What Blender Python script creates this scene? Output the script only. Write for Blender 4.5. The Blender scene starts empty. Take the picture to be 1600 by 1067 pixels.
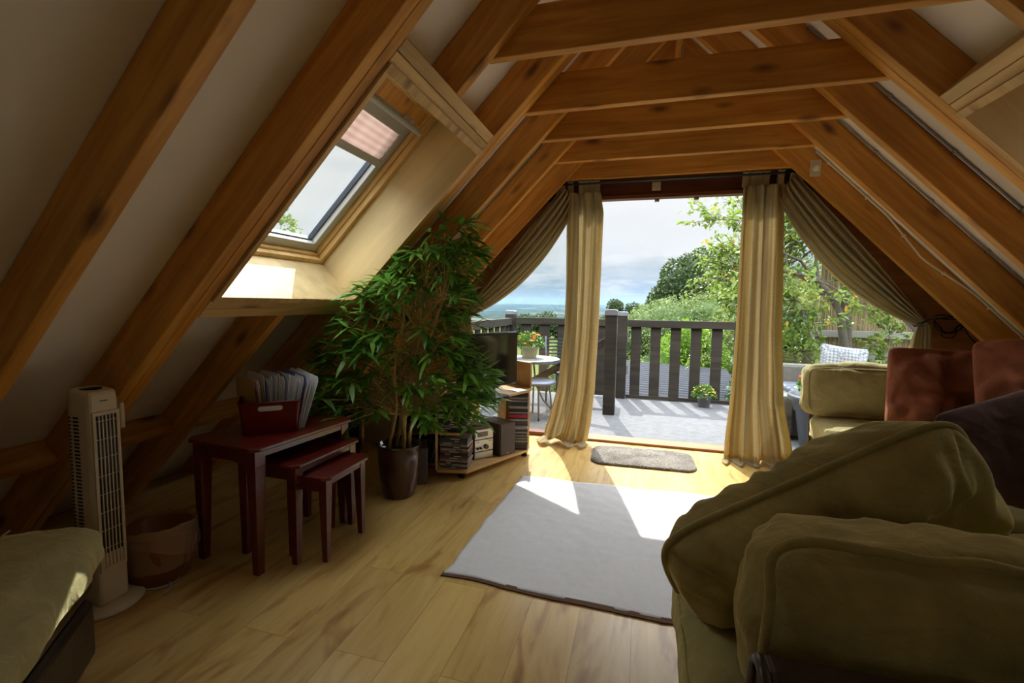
import bpy, bmesh, math, random
import numpy as np
from mathutils import Vector, Matrix, noise
C = bpy.context.scene.collection
SC = bpy.context.scene
PI = math.pi
random.seed(7)

# ---------------------------------------------------------------- camera
cam_d = bpy.data.cameras.new('camera'); cam = bpy.data.objects.new('camera', cam_d); C.objects.link(cam)
cam_d.sensor_fit = 'HORIZONTAL'; cam_d.sensor_width = 36; cam_d.lens = 723.96 / 1600 * 36
cam_d.clip_start = .02; cam_d.clip_end = 20000
cf, cr, cu = (-0.27012456, 0.95945867, -0.08044742), (0.96216375, 0.27209203, 0.01438192), (-0.03568796, 0.07351869, 0.99665509)
cam.matrix_world = Matrix(((cr[0], cu[0], -cf[0], 0), (cr[1], cu[1], -cf[1], 0), (cr[2], cu[2], -cf[2], 1.160), (0, 0, 0, 1)))
SC.camera = cam

# ---------------------------------------------------------------- sky, sun, exposure
def nodes_of(tree):
    N, L = tree.nodes, tree.links
    def n(t, **kw):
        nd = N.new(t)
        for k, v in kw.items():
            if k.startswith('_'): setattr(nd, k[1:], v)
            else: nd.inputs[k].default_value = v
        return nd
    return N, L, n
def ramp(n, stops, interp='LINEAR'):
    r = n('ShaderNodeValToRGB'); r.color_ramp.interpolation = interp
    el = r.color_ramp.elements
    while len(el) < len(stops): el.new(.5)
    for e, (p, c) in zip(el, stops):
        e.position = p; e.color = (c if len(c) == 4 else (*c, 1)) if not isinstance(c, (int, float)) else (c, c, c, 1)
    return r
w = bpy.data.worlds.new('sky'); SC.world = w; w.use_nodes = True
N, L, n = nodes_of(w.node_tree); N.clear()
tc = n('ShaderNodeTexCoord'); sep = n('ShaderNodeSeparateXYZ'); L.new(tc.outputs['Generated'], sep.inputs[0])
base = ramp(n, [(0, (.18, .24, .28)), (.49, (.16, .24, .32)), (.503, (.21, .27, .33)), (.52, (.27, .33, .38)), (.550, (.54, .55, .56)), (.60, (.56, .565, .57))])
mr = n('ShaderNodeMath', _operation='MULTIPLY_ADD'); mr.inputs[1].default_value = .5; mr.inputs[2].default_value = .5
L.new(sep.outputs['Z'], mr.inputs[0]); L.new(mr.outputs[0], base.inputs[0])
mp = n('ShaderNodeMapping'); mp.inputs['Scale'].default_value = (2.2, 2.2, 9.0); mp.inputs['Location'].default_value = (1.3, .4, .35)
L.new(tc.outputs['Generated'], mp.inputs[0])
no = n('ShaderNodeTexNoise', Scale=1.7, Detail=9, Roughness=.56); L.new(mp.outputs[0], no.inputs['Vector'])
cl = ramp(n, [(.40, 0), (.56, 1)]); L.new(no.outputs[0], cl.inputs[0])
fade = ramp(n, [(.49, 0), (.508, .8), (.54, .9), (.562, .08), (.62, .08), (.66, .6), (.70, .4)]); L.new(mr.outputs[0], fade.inputs[0])
mm = n('ShaderNodeMath', _operation='MULTIPLY'); L.new(cl.outputs[0], mm.inputs[0]); L.new(fade.outputs[0], mm.inputs[1])
mix = n('ShaderNodeMixRGB'); mix.inputs['Color2'].default_value = (.25, .31, .35, 1)
L.new(mm.outputs[0], mix.inputs['Fac']); L.new(base.outputs[0], mix.inputs['Color1'])
mp2 = n('ShaderNodeMapping'); mp2.inputs['Scale'].default_value = (2.6, 2.6, 14.0); mp2.inputs['Location'].default_value = (4.3, 2.4, .1)
L.new(tc.outputs['Generated'], mp2.inputs[0])
no2 = n('ShaderNodeTexNoise', Scale=1.6, Detail=8, Roughness=.6); L.new(mp2.outputs[0], no2.inputs['Vector'])
cl2 = ramp(n, [(.52, 0), (.62, 1)]); L.new(no2.outputs[0], cl2.inputs[0])
fade2 = ramp(n, [(.505, 0), (.52, .8), (.56, .6), (.62, 0)]); L.new(mr.outputs[0], fade2.inputs[0])
mm2 = n('ShaderNodeMath', _operation='MULTIPLY'); L.new(cl2.outputs[0], mm2.inputs[0]); L.new(fade2.outputs[0], mm2.inputs[1])
mix2 = n('ShaderNodeMixRGB'); mix2.inputs['Color2'].default_value = (.52, .53, .54, 1)
L.new(mm2.outputs[0], mix2.inputs['Fac']); L.new(mix.outputs[0], mix2.inputs['Color1'])
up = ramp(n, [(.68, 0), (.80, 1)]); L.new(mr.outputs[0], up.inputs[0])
st = n('ShaderNodeMath', _operation='MULTIPLY_ADD'); st.inputs[1].default_value = 9.0; st.inputs[2].default_value = 1.0  # unseen overhead sky boosted to brighten the room inside
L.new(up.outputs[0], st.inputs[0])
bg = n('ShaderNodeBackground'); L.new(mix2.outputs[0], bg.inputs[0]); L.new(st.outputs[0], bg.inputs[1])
wo = n('ShaderNodeOutputWorld'); L.new(bg.outputs[0], wo.inputs[0])

sun_d = bpy.data.lights.new('sun', 'SUN'); sun = bpy.data.objects.new('sun', sun_d); C.objects.link(sun)
sun_d.energy = 4.1; sun_d.angle = math.radians(.53); sun_d.color = (1, .95, .86)
sun.rotation_euler = Vector((.24 * .97, -.97, -1.19)).to_track_quat('-Z', 'Y').to_euler()
sun.location = (-3, 12, 14)

SC.view_settings.view_transform = 'Standard'; SC.view_settings.look = 'None'
SC.view_settings.gamma = 1; SC.view_settings.use_curve_mapping = False
SC.view_settings.exposure = 0.70
SC.cycles.max_bounces = 10; SC.cycles.diffuse_bounces = 6; SC.cycles.transparent_max_bounces = 16
SC.cycles.use_denoising = True; SC.cycles.sample_clamp_indirect = 6

# ---------------------------------------------------------------- materials
MATS = {}
def mat(name, build):
    m = bpy.data.materials.new(name); m.use_nodes = True
    N, L, n = nodes_of(m.node_tree); N.clear()
    out = n('ShaderNodeOutputMaterial'); b = n('ShaderNodeBsdfPrincipled'); L.new(b.outputs[0], out.inputs[0])
    build(N, L, n, b, out); MATS[name] = m; return m
def plain(name, col, rough=.6, metal=0, var=.12, scale=8, bump=0, bscale=60, sheen=0, coat=0, spec=.5):
    def f(N, L, n, b, out):
        tc = n('ShaderNodeTexCoord')
        no = n('ShaderNodeTexNoise', Scale=scale, Detail=5, Roughness=.6); L.new(tc.outputs['Object'], no.inputs['Vector'])
        lo = tuple(c * (1 - var) for c in col); hi = tuple(min(1, c * (1 + var)) for c in col)
        r = ramp(n, [(.3, lo), (.7, hi)]); L.new(no.outputs[0], r.inputs[0]); L.new(r.outputs[0], b.inputs['Base Color'])
        b.inputs['Roughness'].default_value = rough; b.inputs['Metallic'].default_value = metal
        b.inputs['Specular IOR Level'].default_value = spec
        if sheen:
            b.inputs['Sheen Weight'].default_value = sheen; b.inputs['Sheen Roughness'].default_value = .4
            b.inputs['Sheen Tint'].default_value = (*[min(1, c * 2.5 + .1) for c in col], 1)
        if coat: b.inputs['Coat Weight'].default_value = coat; b.inputs['Coat Roughness'].default_value = .08
        if bump:
            n2 = n('ShaderNodeTexNoise', Scale=bscale, Detail=4); L.new(tc.outputs['Object'], n2.inputs['Vector'])
            bp = n('ShaderNodeBump', Strength=bump, Distance=.004); L.new(n2.outputs[0], bp.inputs['Height']); L.new(bp.outputs[0], b.inputs['Normal'])
    return mat(name, f)
def wood(name, c1, c2, knot=(.17, .055, .016), rough=.55, knots=True, gs=1.0, coat=0):
    """grain runs along the object's own X axis"""
    def f(N, L, n, b, out):
        tc = n('ShaderNodeTexCoord'); oi = n('ShaderNodeObjectInfo')
        vm = n('ShaderNodeVectorMath', _operation='MULTIPLY_ADD')
        cb = n('ShaderNodeCombineXYZ')
        for i in range(3): L.new(oi.outputs['Random'], cb.inputs[i])
        L.new(cb.outputs[0], vm.inputs[0]); vm.inputs[1].default_value = (31, 17, 23); L.new(tc.outputs['Object'], vm.inputs[2])
        mp = n('ShaderNodeMapping'); mp.inputs['Scale'].default_value = (1.1 * gs, 14 * gs, 14 * gs); L.new(vm.outputs[0], mp.inputs[0])
        no = n('ShaderNodeTexNoise', Scale=1.6, Detail=8, Roughness=.62, Distortion=.5); L.new(mp.outputs[0], no.inputs['Vector'])
        r = ramp(n, [(.34, c1), (.66, c2)]); L.new(no.outputs[0], r.inputs[0])
        mpb = n('ShaderNodeMapping'); mpb.inputs['Scale'].default_value = (.8, 3, 3); L.new(vm.outputs[0], mpb.inputs[0])
        nb = n('ShaderNodeTexNoise', Scale=1.3, Detail=2); L.new(mpb.outputs[0], nb.inputs['Vector'])
        rb = ramp(n, [(.35, .78), (.65, 1.12)]); L.new(nb.outputs[0], rb.inputs[0])
        mb = n('ShaderNodeMixRGB', _blend_type='MULTIPLY', Fac=1); L.new(r.outputs[0], mb.inputs['Color1']); L.new(rb.outputs[0], mb.inputs['Color2'])
        last = mb.outputs[0]
        if knots:
            mk = n('ShaderNodeMapping'); mk.inputs['Scale'].default_value = (3.2, 8.5, 8.5); L.new(vm.outputs[0], mk.inputs[0])
            nz = n('ShaderNodeTexNoise', Scale=3.0, Detail=2); L.new(mk.outputs[0], nz.inputs['Vector'])
            ad = n('ShaderNodeMixRGB', Fac=.12); L.new(mk.outputs[0], ad.inputs['Color1']); L.new(nz.outputs['Color'], ad.inputs['Color2'])
            vo = n('ShaderNodeTexVoronoi', Scale=1.0); L.new(ad.outputs[0], vo.inputs['Vector'])
            rk = ramp(n, [(.08, .95), (.14, .55), (.22, 0)]); L.new(vo.outputs['Distance'], rk.inputs[0])
            sel = n('ShaderNodeMath', _operation='GREATER_THAN'); sel.inputs[1].default_value = .30
            sc = n('ShaderNodeSeparateColor'); L.new(vo.outputs['Color'], sc.inputs[0]); L.new(sc.outputs[0], sel.inputs[0])
            ml = n('ShaderNodeMath', _operation='MULTIPLY'); L.new(rk.outputs[0], ml.inputs[0]); L.new(sel.outputs[0], ml.inputs[1])
            mx = n('ShaderNodeMixRGB'); mx.inputs['Color2'].default_value = (*knot, 1)
            L.new(ml.outputs[0], mx.inputs['Fac']); L.new(last, mx.inputs['Color1']); last = mx.outputs[0]
        L.new(last, b.inputs['Base Color']); b.inputs['Roughness'].default_value = rough
        if coat: b.inputs['Coat Weight'].default_value = coat; b.inputs['Coat Roughness'].default_value = .12
        bp = n('ShaderNodeBump', Strength=.15, Distance=.003); L.new(no.outputs[0], bp.inputs['Height']); L.new(bp.outputs[0], b.inputs['Normal'])
    return mat(name, f)
BEAM = wood('beam_wood', (.48, .195, .024), (.74, .37, .070))
BEAM2 = wood('trim_wood', (.56, .34, .12), (.76, .52, .23), knot=(.22, .10, .04))
PLY = wood('ply_lining', (.55, .40, .19), (.66, .50, .26), knots=False, gs=.5)
MAHOG = wood('mahogany', (.13, .035, .018), (.22, .065, .03), knots=False, rough=.4)
PINEB = wood('gable_boards', (.30, .11, .035), (.42, .18, .06))
CHERRY = wood('cherry', (.085, .008, .006), (.15, .016, .010), knots=False, rough=.28, coat=.4)
BEECH = wood('beech_laminate', (.56, .34, .13), (.66, .43, .19), knots=False, rough=.4)
DECKW = wood('dark_stained_wood', (.020, .016, .011), (.042, .034, .024), knots=False, rough=.9)
DECKL = wood('weathered_grey_timber', (.20, .19, .18), (.30, .29, .27), knots=False, rough=.8)
PLASTER = plain('plaster', (.86, .81, .73), .9, var=.03, scale=2)
def floor_f(N, L, n, b, out):
    tc = n('ShaderNodeTexCoord')
    mp = n('ShaderNodeMapping'); mp.inputs['Rotation'].default_value = (0, 0, PI / 2); L.new(tc.outputs['Object'], mp.inputs[0])
    br = n('ShaderNodeTexBrick', Scale=1.0); br.offset = .37; br.inputs['Brick Width'].default_value = 1.25; br.inputs['Row Height'].default_value = .19
    br.inputs['Mortar Size'].default_value = .0012; br.inputs['Mortar'].default_value = (.16, .08, .03, 1)
    br.inputs['Color1'].default_value = (0, 0, 0, 1); br.inputs['Color2'].default_value = (1, 1, 1, 1); br.inputs['Bias'].default_value = 0
    L.new(mp.outputs[0], br.inputs['Vector'])
    off = n('ShaderNodeVectorMath', _operation='MULTIPLY_ADD'); L.new(br.outputs['Color'], off.inputs[0]); off.inputs[1].default_value = (7.7, 3.1, 0); L.new(tc.outputs['Object'], off.inputs[2])
    mp2 = n('ShaderNodeMapping'); mp2.inputs['Scale'].default_value = (9, 1.3, 1); L.new(off.outputs[0], mp2.inputs[0])
    no = n('ShaderNodeTexNoise', Scale=1.5, Detail=8, Roughness=.6, Distortion=.8); L.new(mp2.outputs[0], no.inputs['Vector'])
    r = ramp(n, [(.30, (.42, .235, .060)), (.45, (.58, .38, .125)), (.7, (.68, .48, .185))]); L.new(no.outputs[0], r.inputs[0])
    mp3 = n('ShaderNodeMapping'); mp3.inputs['Scale'].default_value = (5, 1.6, 1); L.new(off.outputs[0], mp3.inputs[0])
    n3 = n('ShaderNodeTexNoise', Scale=1.2, Detail=3, Distortion=1.4); L.new(mp3.outputs[0], n3.inputs['Vector'])
    r3 = ramp(n, [(.28, (.45, .26, .14)), (.42, (1, 1, 1))]); L.new(n3.outputs[0], r3.inputs[0])
    m3 = n('ShaderNodeMixRGB', _blend_type='MULTIPLY', Fac=.7); L.new(r.outputs[0], m3.inputs['Color1']); L.new(r3.outputs[0], m3.inputs['Color2'])
    tint = ramp(n, [(0, .86), (1, 1.1)]); L.new(br.outputs['Color'], tint.inputs[0])
    m4 = n('ShaderNodeMixRGB', _blend_type='MULTIPLY', Fac=1); L.new(m3.outputs[0], m4.inputs['Color1']); L.new(tint.outputs[0], m4.inputs['Color2'])
    m5 = n('ShaderNodeMixRGB'); m5.inputs['Color2'].default_value = (.2, .10, .04, 1)
    fm = n('ShaderNodeMath', _operation='MULTIPLY'); fm.inputs[1].default_value = .55; L.new(br.outputs['Fac'], fm.inputs[0])
    L.new(fm.outputs[0], m5.inputs['Fac']); L.new(m4.outputs[0], m5.inputs['Color1'])
    L.new(m5.outputs[0], b.inputs['Base Color']); b.inputs['Roughness'].default_value = .33; b.inputs['Specular IOR Level'].default_value = .5
FLOORM = mat('laminate_floor', floor_f)
def glass_f(N, L, n, b, out):
    N.remove(b)
    t = n('ShaderNodeBsdfTransparent'); t.inputs[0].default_value = (.94, .96, .95, 1)
    g = n('ShaderNodeBsdfGlossy', Roughness=.0); g.inputs[0].default_value = (1, 1, 1, 1)
    lw = n('ShaderNodeLayerWeight', Blend=.5); pw = n('ShaderNodeMath', _operation='POWER'); pw.inputs[1].default_value = 5; L.new(lw.outputs['Facing'], pw.inputs[0])
    fr = n('ShaderNodeMath', _operation='MULTIPLY_ADD'); fr.inputs[1].default_value = .8; fr.inputs[2].default_value = .035; L.new(pw.outputs[0], fr.inputs[0])
    m = n('ShaderNodeMixShader'); L.new(fr.outputs[0], m.inputs[0]); L.new(t.outputs[0], m.inputs[1]); L.new(g.outputs[0], m.inputs[2])
    L.new(m.outputs[0], out.inputs[0])
GLASS = mat('window_glass', glass_f)
def cloth(name, cols, rough=.9, trans=.35, sheen=.2, stripes=True, weave=True):
    def f(N, L, n, b, out):
        uv = n('ShaderNodeTexCoord')
        r = ramp(n, cols)
        mp = n('ShaderNodeMapping'); mp.inputs['Scale'].default_value = (1, .01, 1); L.new(uv.outputs['UV'], mp.inputs[0])
        no = n('ShaderNodeTexNoise', Scale=11, Detail=1); L.new(mp.outputs[0], no.inputs['Vector']); L.new(no.outputs[0], r.inputs[0])
        mpw = n('ShaderNodeMapping'); mpw.inputs['Scale'].default_value = (3, 120, 1); L.new(uv.outputs['UV'], mpw.inputs[0])
        wv = n('ShaderNodeTexNoise', Scale=3, Detail=3); L.new(mpw.outputs[0], wv.inputs['Vector'])
        rw = ramp(n, [(.3, .93), (.7, 1.06)]); L.new(wv.outputs[0], rw.inputs[0])
        m = n('ShaderNodeMixRGB', _blend_type='MULTIPLY', Fac=1); L.new(r.outputs[0], m.inputs['Color1']); L.new(rw.outputs[0], m.inputs['Color2'])
        L.new(m.outputs[0], b.inputs['Base Color']); b.inputs['Roughness'].default_value = rough
        tr = n('ShaderNodeBsdfTranslucent'); L.new(m.outputs[0], tr.inputs[0])
        mx = n('ShaderNodeMixShader'); mx.inputs[0].default_value = trans
        L.new(b.outputs[0], mx.inputs[1]); L.new(tr.outputs[0], mx.inputs[2]); L.new(mx.outputs[0], out.inputs[0])
    return mat(name, f)
CURT = cloth('gold_curtain', [(.34, (.56, .45, .22)), (.44, (.58, .50, .31)), (.50, (.68, .62, .48)), (.58, (.56, .47, .27)), (.66, (.54, .39, .16))], trans=.55)
def velvet(name, col, var=.2, sc=5):
    def f(N, L, n, b, out):
        tc = n('ShaderNodeTexCoord')
        no = n('ShaderNodeTexNoise', Scale=sc, Detail=7, Roughness=.65); L.new(tc.outputs['Object'], no.inputs['Vector'])
        r = ramp(n, [(.3, tuple(c * (1 - var) for c in col)), (.7, tuple(c * (1 + var) for c in col))]); L.new(no.outputs[0], r.inputs[0])
        L.new(r.outputs[0], b.inputs['Base Color']); b.inputs['Roughness'].default_value = .85
        b.inputs['Sheen Weight'].default_value = .7; b.inputs['Sheen Roughness'].default_value = .35; b.inputs['Sheen Tint'].default_value = (*[min(1, c * 2.2 + .12) for c in col], 1)
        b.inputs['Specular IOR Level'].default_value = .15
        n2 = n('ShaderNodeTexNoise', Scale=9, Detail=6, Distortion=.6); L.new(tc.outputs['Object'], n2.inputs['Vector'])
        bp = n('ShaderNodeBump', Strength=.6, Distance=.03); L.new(n2.outputs[0], bp.inputs['Height'])
        n3 = n('ShaderNodeTexNoise', Scale=420, Detail=2); L.new(tc.outputs['Object'], n3.inputs['Vector'])
        bp2 = n('ShaderNodeBump', Strength=.35, Distance=.001); L.new(n3.outputs[0], bp2.inputs['Height']); L.new(bp.outputs[0], bp2.inputs['Normal'])
        L.new(bp2.outputs[0], b.inputs['Normal'])
    return mat(name, f)
OLIVE = velvet('olive_velvet', (.34, .285, .11), .30)
OLIVE_L = velvet('pale_olive_velvet', (.40, .365, .19))
RUST = velvet('rust_velvet', (.20, .065, .032))
DBROWN = velvet('dark_brown_velvet', (.055, .030, .026))
LEATHER = plain('brown_leather', (.040, .026, .022), .30, bump=.25, bscale=90, var=.25)
GREYMET = plain('grey_metal', (.35, .36, .37), .35, metal=.9)
DKMET = plain('dark_metal', (.06, .07, .09), .4, metal=.6)
WHITEP = plain('white_plastic', (.72, .68, .60), .4, var=.03)
CREAMP = plain('cream_plastic', (.62, .54, .40), .4, var=.04)
BLACKP = plain('black_plastic', (.012, .012, .014), .25, var=.1)
GREYPAINT = plain('grey_paint', (.42, .42, .42), .5, var=.04)

# ---------------------------------------------------------------- mesh helpers
def finish(o, parent=None, smooth=False, bevel=0, seg=2):
    C.objects.link(o)
    if parent: o.parent = parent
    if smooth:
        for p in o.data.polygons: p.use_smooth = True
    if bevel:
        m = o.modifiers.new('bevel', 'BEVEL'); m.width = bevel; m.segments = seg; m.limit_method = 'ANGLE'; m.angle_limit = math.radians(40)
    return o
class MB:
    def __init__(s): s.bm = bmesh.new()
    def box(s, lo, hi, M=None):
        x0, y0, z0 = lo; x1, y1, z1 = hi
        v = [s.bm.verts.new(p) for p in ((x0,y0,z0),(x1,y0,z0),(x1,y1,z0),(x0,y1,z0),(x0,y0,z1),(x1,y0,z1),(x1,y1,z1),(x0,y1,z1))]
        for f in ((3,2,1,0),(4,5,6,7),(0,1,5,4),(1,2,6,5),(2,3,7,6),(3,0,4,7)): s.bm.faces.new([v[i] for i in f])
        if M is not None: bmesh.ops.transform(s.bm, matrix=M, verts=v)
        return s
    def prism(s, poly, a, b, axis='y', M=None):
        """poly: 2-D outline; extruded from a to b along axis (x: (y,z), y: (x,z), z: (x,y))"""
        def P(p, t):
            return {'x': (t, p[0], p[1]), 'y': (p[0], t, p[1]), 'z': (p[0], p[1], t)}[axis]
        A = [s.bm.verts.new(P(p, a)) for p in poly]; B = [s.bm.verts.new(P(p, b)) for p in poly]
        k = len(poly); s.bm.faces.new(A); s.bm.faces.new(B[::-1])
        for i in range(k): s.bm.faces.new((A[i], B[i], B[(i+1) % k], A[(i+1) % k]))
        if M is not None: bmesh.ops.transform(s.bm, matrix=M, verts=A + B)
        return s
    def tube(s, pts, r, seg=8, cap=True):
        pts = [Vector(p) for p in pts]; rs = r if isinstance(r, (list, tuple)) else [r] * len(pts)
        rings = []; ref = None
        for i, p in enumerate(pts):
            d = (pts[min(i+1, len(pts)-1)] - pts[max(i-1, 0)]).normalized()
            if ref is None: ref = d.orthogonal().normalized()
            u = (ref - d * ref.dot(d)); u = u.normalized() if u.length > 1e-6 else d.orthogonal().normalized(); ref = u
            v = d.cross(u)
            rings.append([s.bm.verts.new(p + (u * math.cos(t) + v * math.sin(t)) * rs[i]) for t in [2*PI*k/seg for k in range(seg)]])
        for a, b in zip(rings, rings[1:]):
            for k in range(seg): s.bm.faces.new((a[k], a[(k+1) % seg], b[(k+1) % seg], b[k]))
        if cap: s.bm.faces.new(rings[0][::-1]); s.bm.faces.new(rings[-1])
        return s
    def lathe(s, prof, c=(0,0,0), seg=32, sx=1, sy=1):
        rings = []
        for r, z in prof:
            if r < 1e-6: rings.append([s.bm.verts.new((c[0], c[1], c[2]+z))])
            else: rings.append([s.bm.verts.new((c[0]+r*sx*math.cos(2*PI*k/seg), c[1]+r*sy*math.sin(2*PI*k/seg), c[2]+z)) for k in range(seg)])
        for a, b in zip(rings, rings[1:]):
            for k in range(seg):
                q = [a[k % len(a)], a[(k+1) % len(a)], b[(k+1) % len(b)], b[k % len(b)]]
                u = []; [u.append(x) for x in q if x not in u]
                if len(u) > 2: s.bm.faces.new(u)
        return s
    def ball(s, c, r, sub=2, sc=(1,1,1)):
        M = Matrix.Translation(c) @ Matrix.Diagonal((r*sc[0], r*sc[1], r*sc[2], 1))
        bmesh.ops.create_icosphere(s.bm, subdivisions=sub, radius=1, matrix=M); return s
    def grid(s, fn, nu, nv, closed_u=False):
        V = [[s.bm.verts.new(fn(i / (nu - (0 if closed_u else 1)), j / (nv - 1))) for i in range(nu)] for j in range(nv)]
        uvl = s.bm.loops.layers.uv.verify()
        for j in range(nv - 1):
            for i in range(nu if closed_u else nu - 1):
                f = s.bm.faces.new((V[j][i], V[j][(i+1) % nu], V[j+1][(i+1) % nu], V[j+1][i]))
                for lp, (a, b_) in zip(f.loops, ((i, j), (i+1, j), (i+1, j+1), (i, j+1))): lp[uvl].uv = (a / nu, b_ / nv)
        return s
    def build(s, name, m, parent=None, smooth=False, bevel=0, seg=2, fixn=True):
        if fixn: bmesh.ops.recalc_face_normals(s.bm, faces=s.bm.faces)
        me = bpy.data.meshes.new(name); s.bm.to_mesh(me); s.bm.free(); me.materials.append(m)
        return finish(bpy.data.objects.new(name, me), parent, smooth, bevel, seg)
def tag(o, label, cat, group=None, kind=None):
    o['label'] = label; o['category'] = cat
    if group: o['group'] = group
    if kind: o['kind'] = kind
    return o
def struct(o): o['kind'] = 'structure'; return o
def thing(name, label, cat, loc=(0,0,0), rz=0, group=None):
    o = bpy.data.objects.new(name, None); C.objects.link(o); o.location = loc; o.rotation_euler = (0, 0, rz); o.empty_display_size = .05
    return tag(o, label, cat, group)
def copy_tree(o, parent=None):
    c = o.copy(); C.objects.link(c); c.parent = parent
    for ch in list(o.children): copy_tree(ch, c)
    return c

# ---------------------------------------------------------------- room dimensions (metres, floor at z 0)
T, A, XL, XR = 2.160, 1.0115, -.6259, .9726
TH = math.atan(A); ct, sn = math.cos(TH), math.sin(TH)
XC = (XL + XR) / 2; XF = XL - T / A; HALF = XC - XF            # ridge, eaves foot, half width at floor
RD = .166
RF = RD - .002                                                       # rafter depth
GY = 3.95                                                        # inner face of the glazed gable
GT = .09
YB = -2.6                                                        # rear wall
YR = {-1: .954, 0: 1.373, 1: 1.884, 2: 2.441, 3: 2.866, 4: 3.320, 5: 3.801}
def side_matrix(left, y=0):
    """local X up the slope, Z outward; origin at the foot of the rafter line"""
    if left: return Matrix(((ct, 0, -sn, XF), (0, 1, 0, y), (sn, 0, ct, 0), (0, 0, 0, 1)))
    return Matrix(((-ct, 0, sn, 2*XC - XF), (0, -1, 0, y), (sn, 0, ct, 0), (0, 0, 0, 1)))
def S(left, s, y, nn):
    return side_matrix(left) @ Vector((s, y if left else -y, nn))
SR = HALF / ct                                                    # slope length to ridge on the underside
OS0, OS1, OY0, OY1 = 1.654, 2.714, 1.435, 2.312                   # skylight opening (slope, y)
ND = .285                                                        # depth of skylight reveal

# ================================================================ THE SETTING
m = MB(); m.box((XF - .4, YB, -.12), (2*XC - XF + .4, GY + .06, 0)); struct(m.build('floor', FLOORM))
# sloping ceilings with openings for the rooflights
RO0, RO1 = -1.35, -.75                                           # rear rooflights, behind the camera
m = MB()
for left in (True, False):
    M = side_matrix(left); sg = 1 if left else -1
    def slab(s0, s1, y0, y1):
        s1t = s1
        a, b = sg*y0, sg*y1
        n0, n1 = RD, RD + .10
        sA = -n0*ct/sn if s0 <= 0 else s0; sB = -n1*ct/sn if s0 <= 0 else s0
        tA = (HALF + n0*sn)/ct if s1 > 9 else s1; tB = (HALF + n1*sn)/ct if s1 > 9 else s1
        m.prism([(sA, n0), (tA, n0), (tB, n1), (sB, n1)], min(a, b), max(a, b), 'y', M)
    a_, b_, c_, d_ = OS0 - .021, OS1 + .021, OY0 - .0165, OY1 + .0195
    slab(0, a_, YB, GY + GT); slab(b_, 10, YB, GY + GT)
    slab(a_, b_, YB, c_); slab(a_, b_, d_, GY + GT)
struct(m.build('ceiling', PLASTER))
# rear wall behind the camera, with an added window for fill light
m = MB()
ZA = HALF * sn / ct
WX0, WX1, WZ0, WZ1 = XC - .55, XC + .55, .95, 1.85
RO_ = RD/ct
def zr(x): return max(0, (HALF - abs(x - XC)) * A + RO_)
xs = [XF - RO_/A, WX0, WX1, 2*XC - XF + RO_/A]
m.prism([(xs[0], 0), (WX0, 0), (WX0, zr(WX0)), (xs[0], .001)], YB - .12, YB)
m.prism([(WX1, 0), (xs[3], 0), (xs[3], .001), (WX1, zr(WX1))], YB - .12, YB)
m.prism([(WX0, 0), (WX1, 0), (WX1, WZ0), (WX0, WZ0)], YB - .12, YB)
m.prism([(WX0, WZ1), (WX1, WZ1), (WX1, zr(WX1)), (XC, zr(XC)), (WX0, zr(WX0))], YB - .12, YB)
struct(m.build('wall_rear', PLASTER))
m = MB()
for x in (WX0, XC - .025, WX1 - .05): m.box((x, YB - .1, WZ0), (x + .05, YB - .04, WZ1))
for z in (WZ0, WZ1 - .05): m.box((WX0 + .05, YB - .1, z), (WX1 - .05, YB - .04, z + .05))
fr = struct(m.build('window_3', MAHOG)); 
MB().box((WX0 + .05, YB - .075, WZ0 + .05), (WX1 - .05, YB - .069, WZ1 - .05)).build('pane', GLASS, fr)

# ---------------------------------------------------------------- beams
def rafter(left, y0, y1, label, s0=0, s1=None, seam=None, name='rafter', group=None):
    M = side_matrix(left, (y0 + y1) / 2); hw = (y1 - y0) / 2
    d = RF
    a0, a1 = (s0, s0) if s0 > 0 else (0.002, 0.002 - d*ct/sn)
    b0, b1 = (s1, s1) if s1 else ((HALF - .012)/ct, (HALF - .012 + d*sn)/ct)
    def piece(ya, yb):
        mm = MB(); mm.prism([(a0, 0), (b0, 0), (b1, d), (a1, d)], ya, yb, 'y'); return mm
    if seam is None:
        o = piece(-hw, hw).build(name, BEAM, bevel=.004); o.matrix_world = M
        return tag(o, label, 'rafter', group)
    t = thing(name, label, 'rafter', group=group); t.matrix_world = M
    k = (seam - (y0 + y1)/2) * (1 if left else -1)
    piece(-hw, k - .0008).build('rafter_board', BEAM, t, bevel=.004); piece(k + .0008, hw).build('rafter_board', BEAM, t, bevel=.004)
    return t
ordn = {3: 'third', 4: 'second', 5: 'first'}
SH0, SH1 = 1.53, 2.835                                           # outer faces of the trimmers round the opening
for left in (True, False):
    sd = 'left' if left else 'right'
    rafter(left, YR[-1] - .05, YR[-1], f'pine rafter on the {sd} slope nearest the camera, ' + ('before the rooflight' if left else 'beyond the frame'))
    rafter(left, 1.325, 1.420, f'doubled pine rafter along the near side of the {sd} rooflight', seam=YR[0])
    rafter(left, YR[1] - .05, YR[1], f'cut pine rafter above the {sd} rooflight opening, ending on its top trimmer', s0=SH1)
    rafter(left, YR[1] - .05, YR[1], f'cut pine rafter below the {sd} rooflight opening, ending at the floor', s1=SH0)
    rafter(left, YR[2] - .110, YR[2], f'doubled pine rafter along the far side of the {sd} rooflight', seam=YR[2] - .055)
    rafter(left, YR[3] - .05, YR[3], f'orange pine rafter on the {sd} slope, next beyond the rooflight')
    rafter(left, YR[4] - .05, YR[4], f'orange pine rafter on the {sd} slope, second from the glazed gable')
    rafter(left, YR[5] - .05, YR[5], f'pine rafter on the {sd} slope nearest the glazed gable' + ('' if left else ', carrying a white sensor'))
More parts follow.
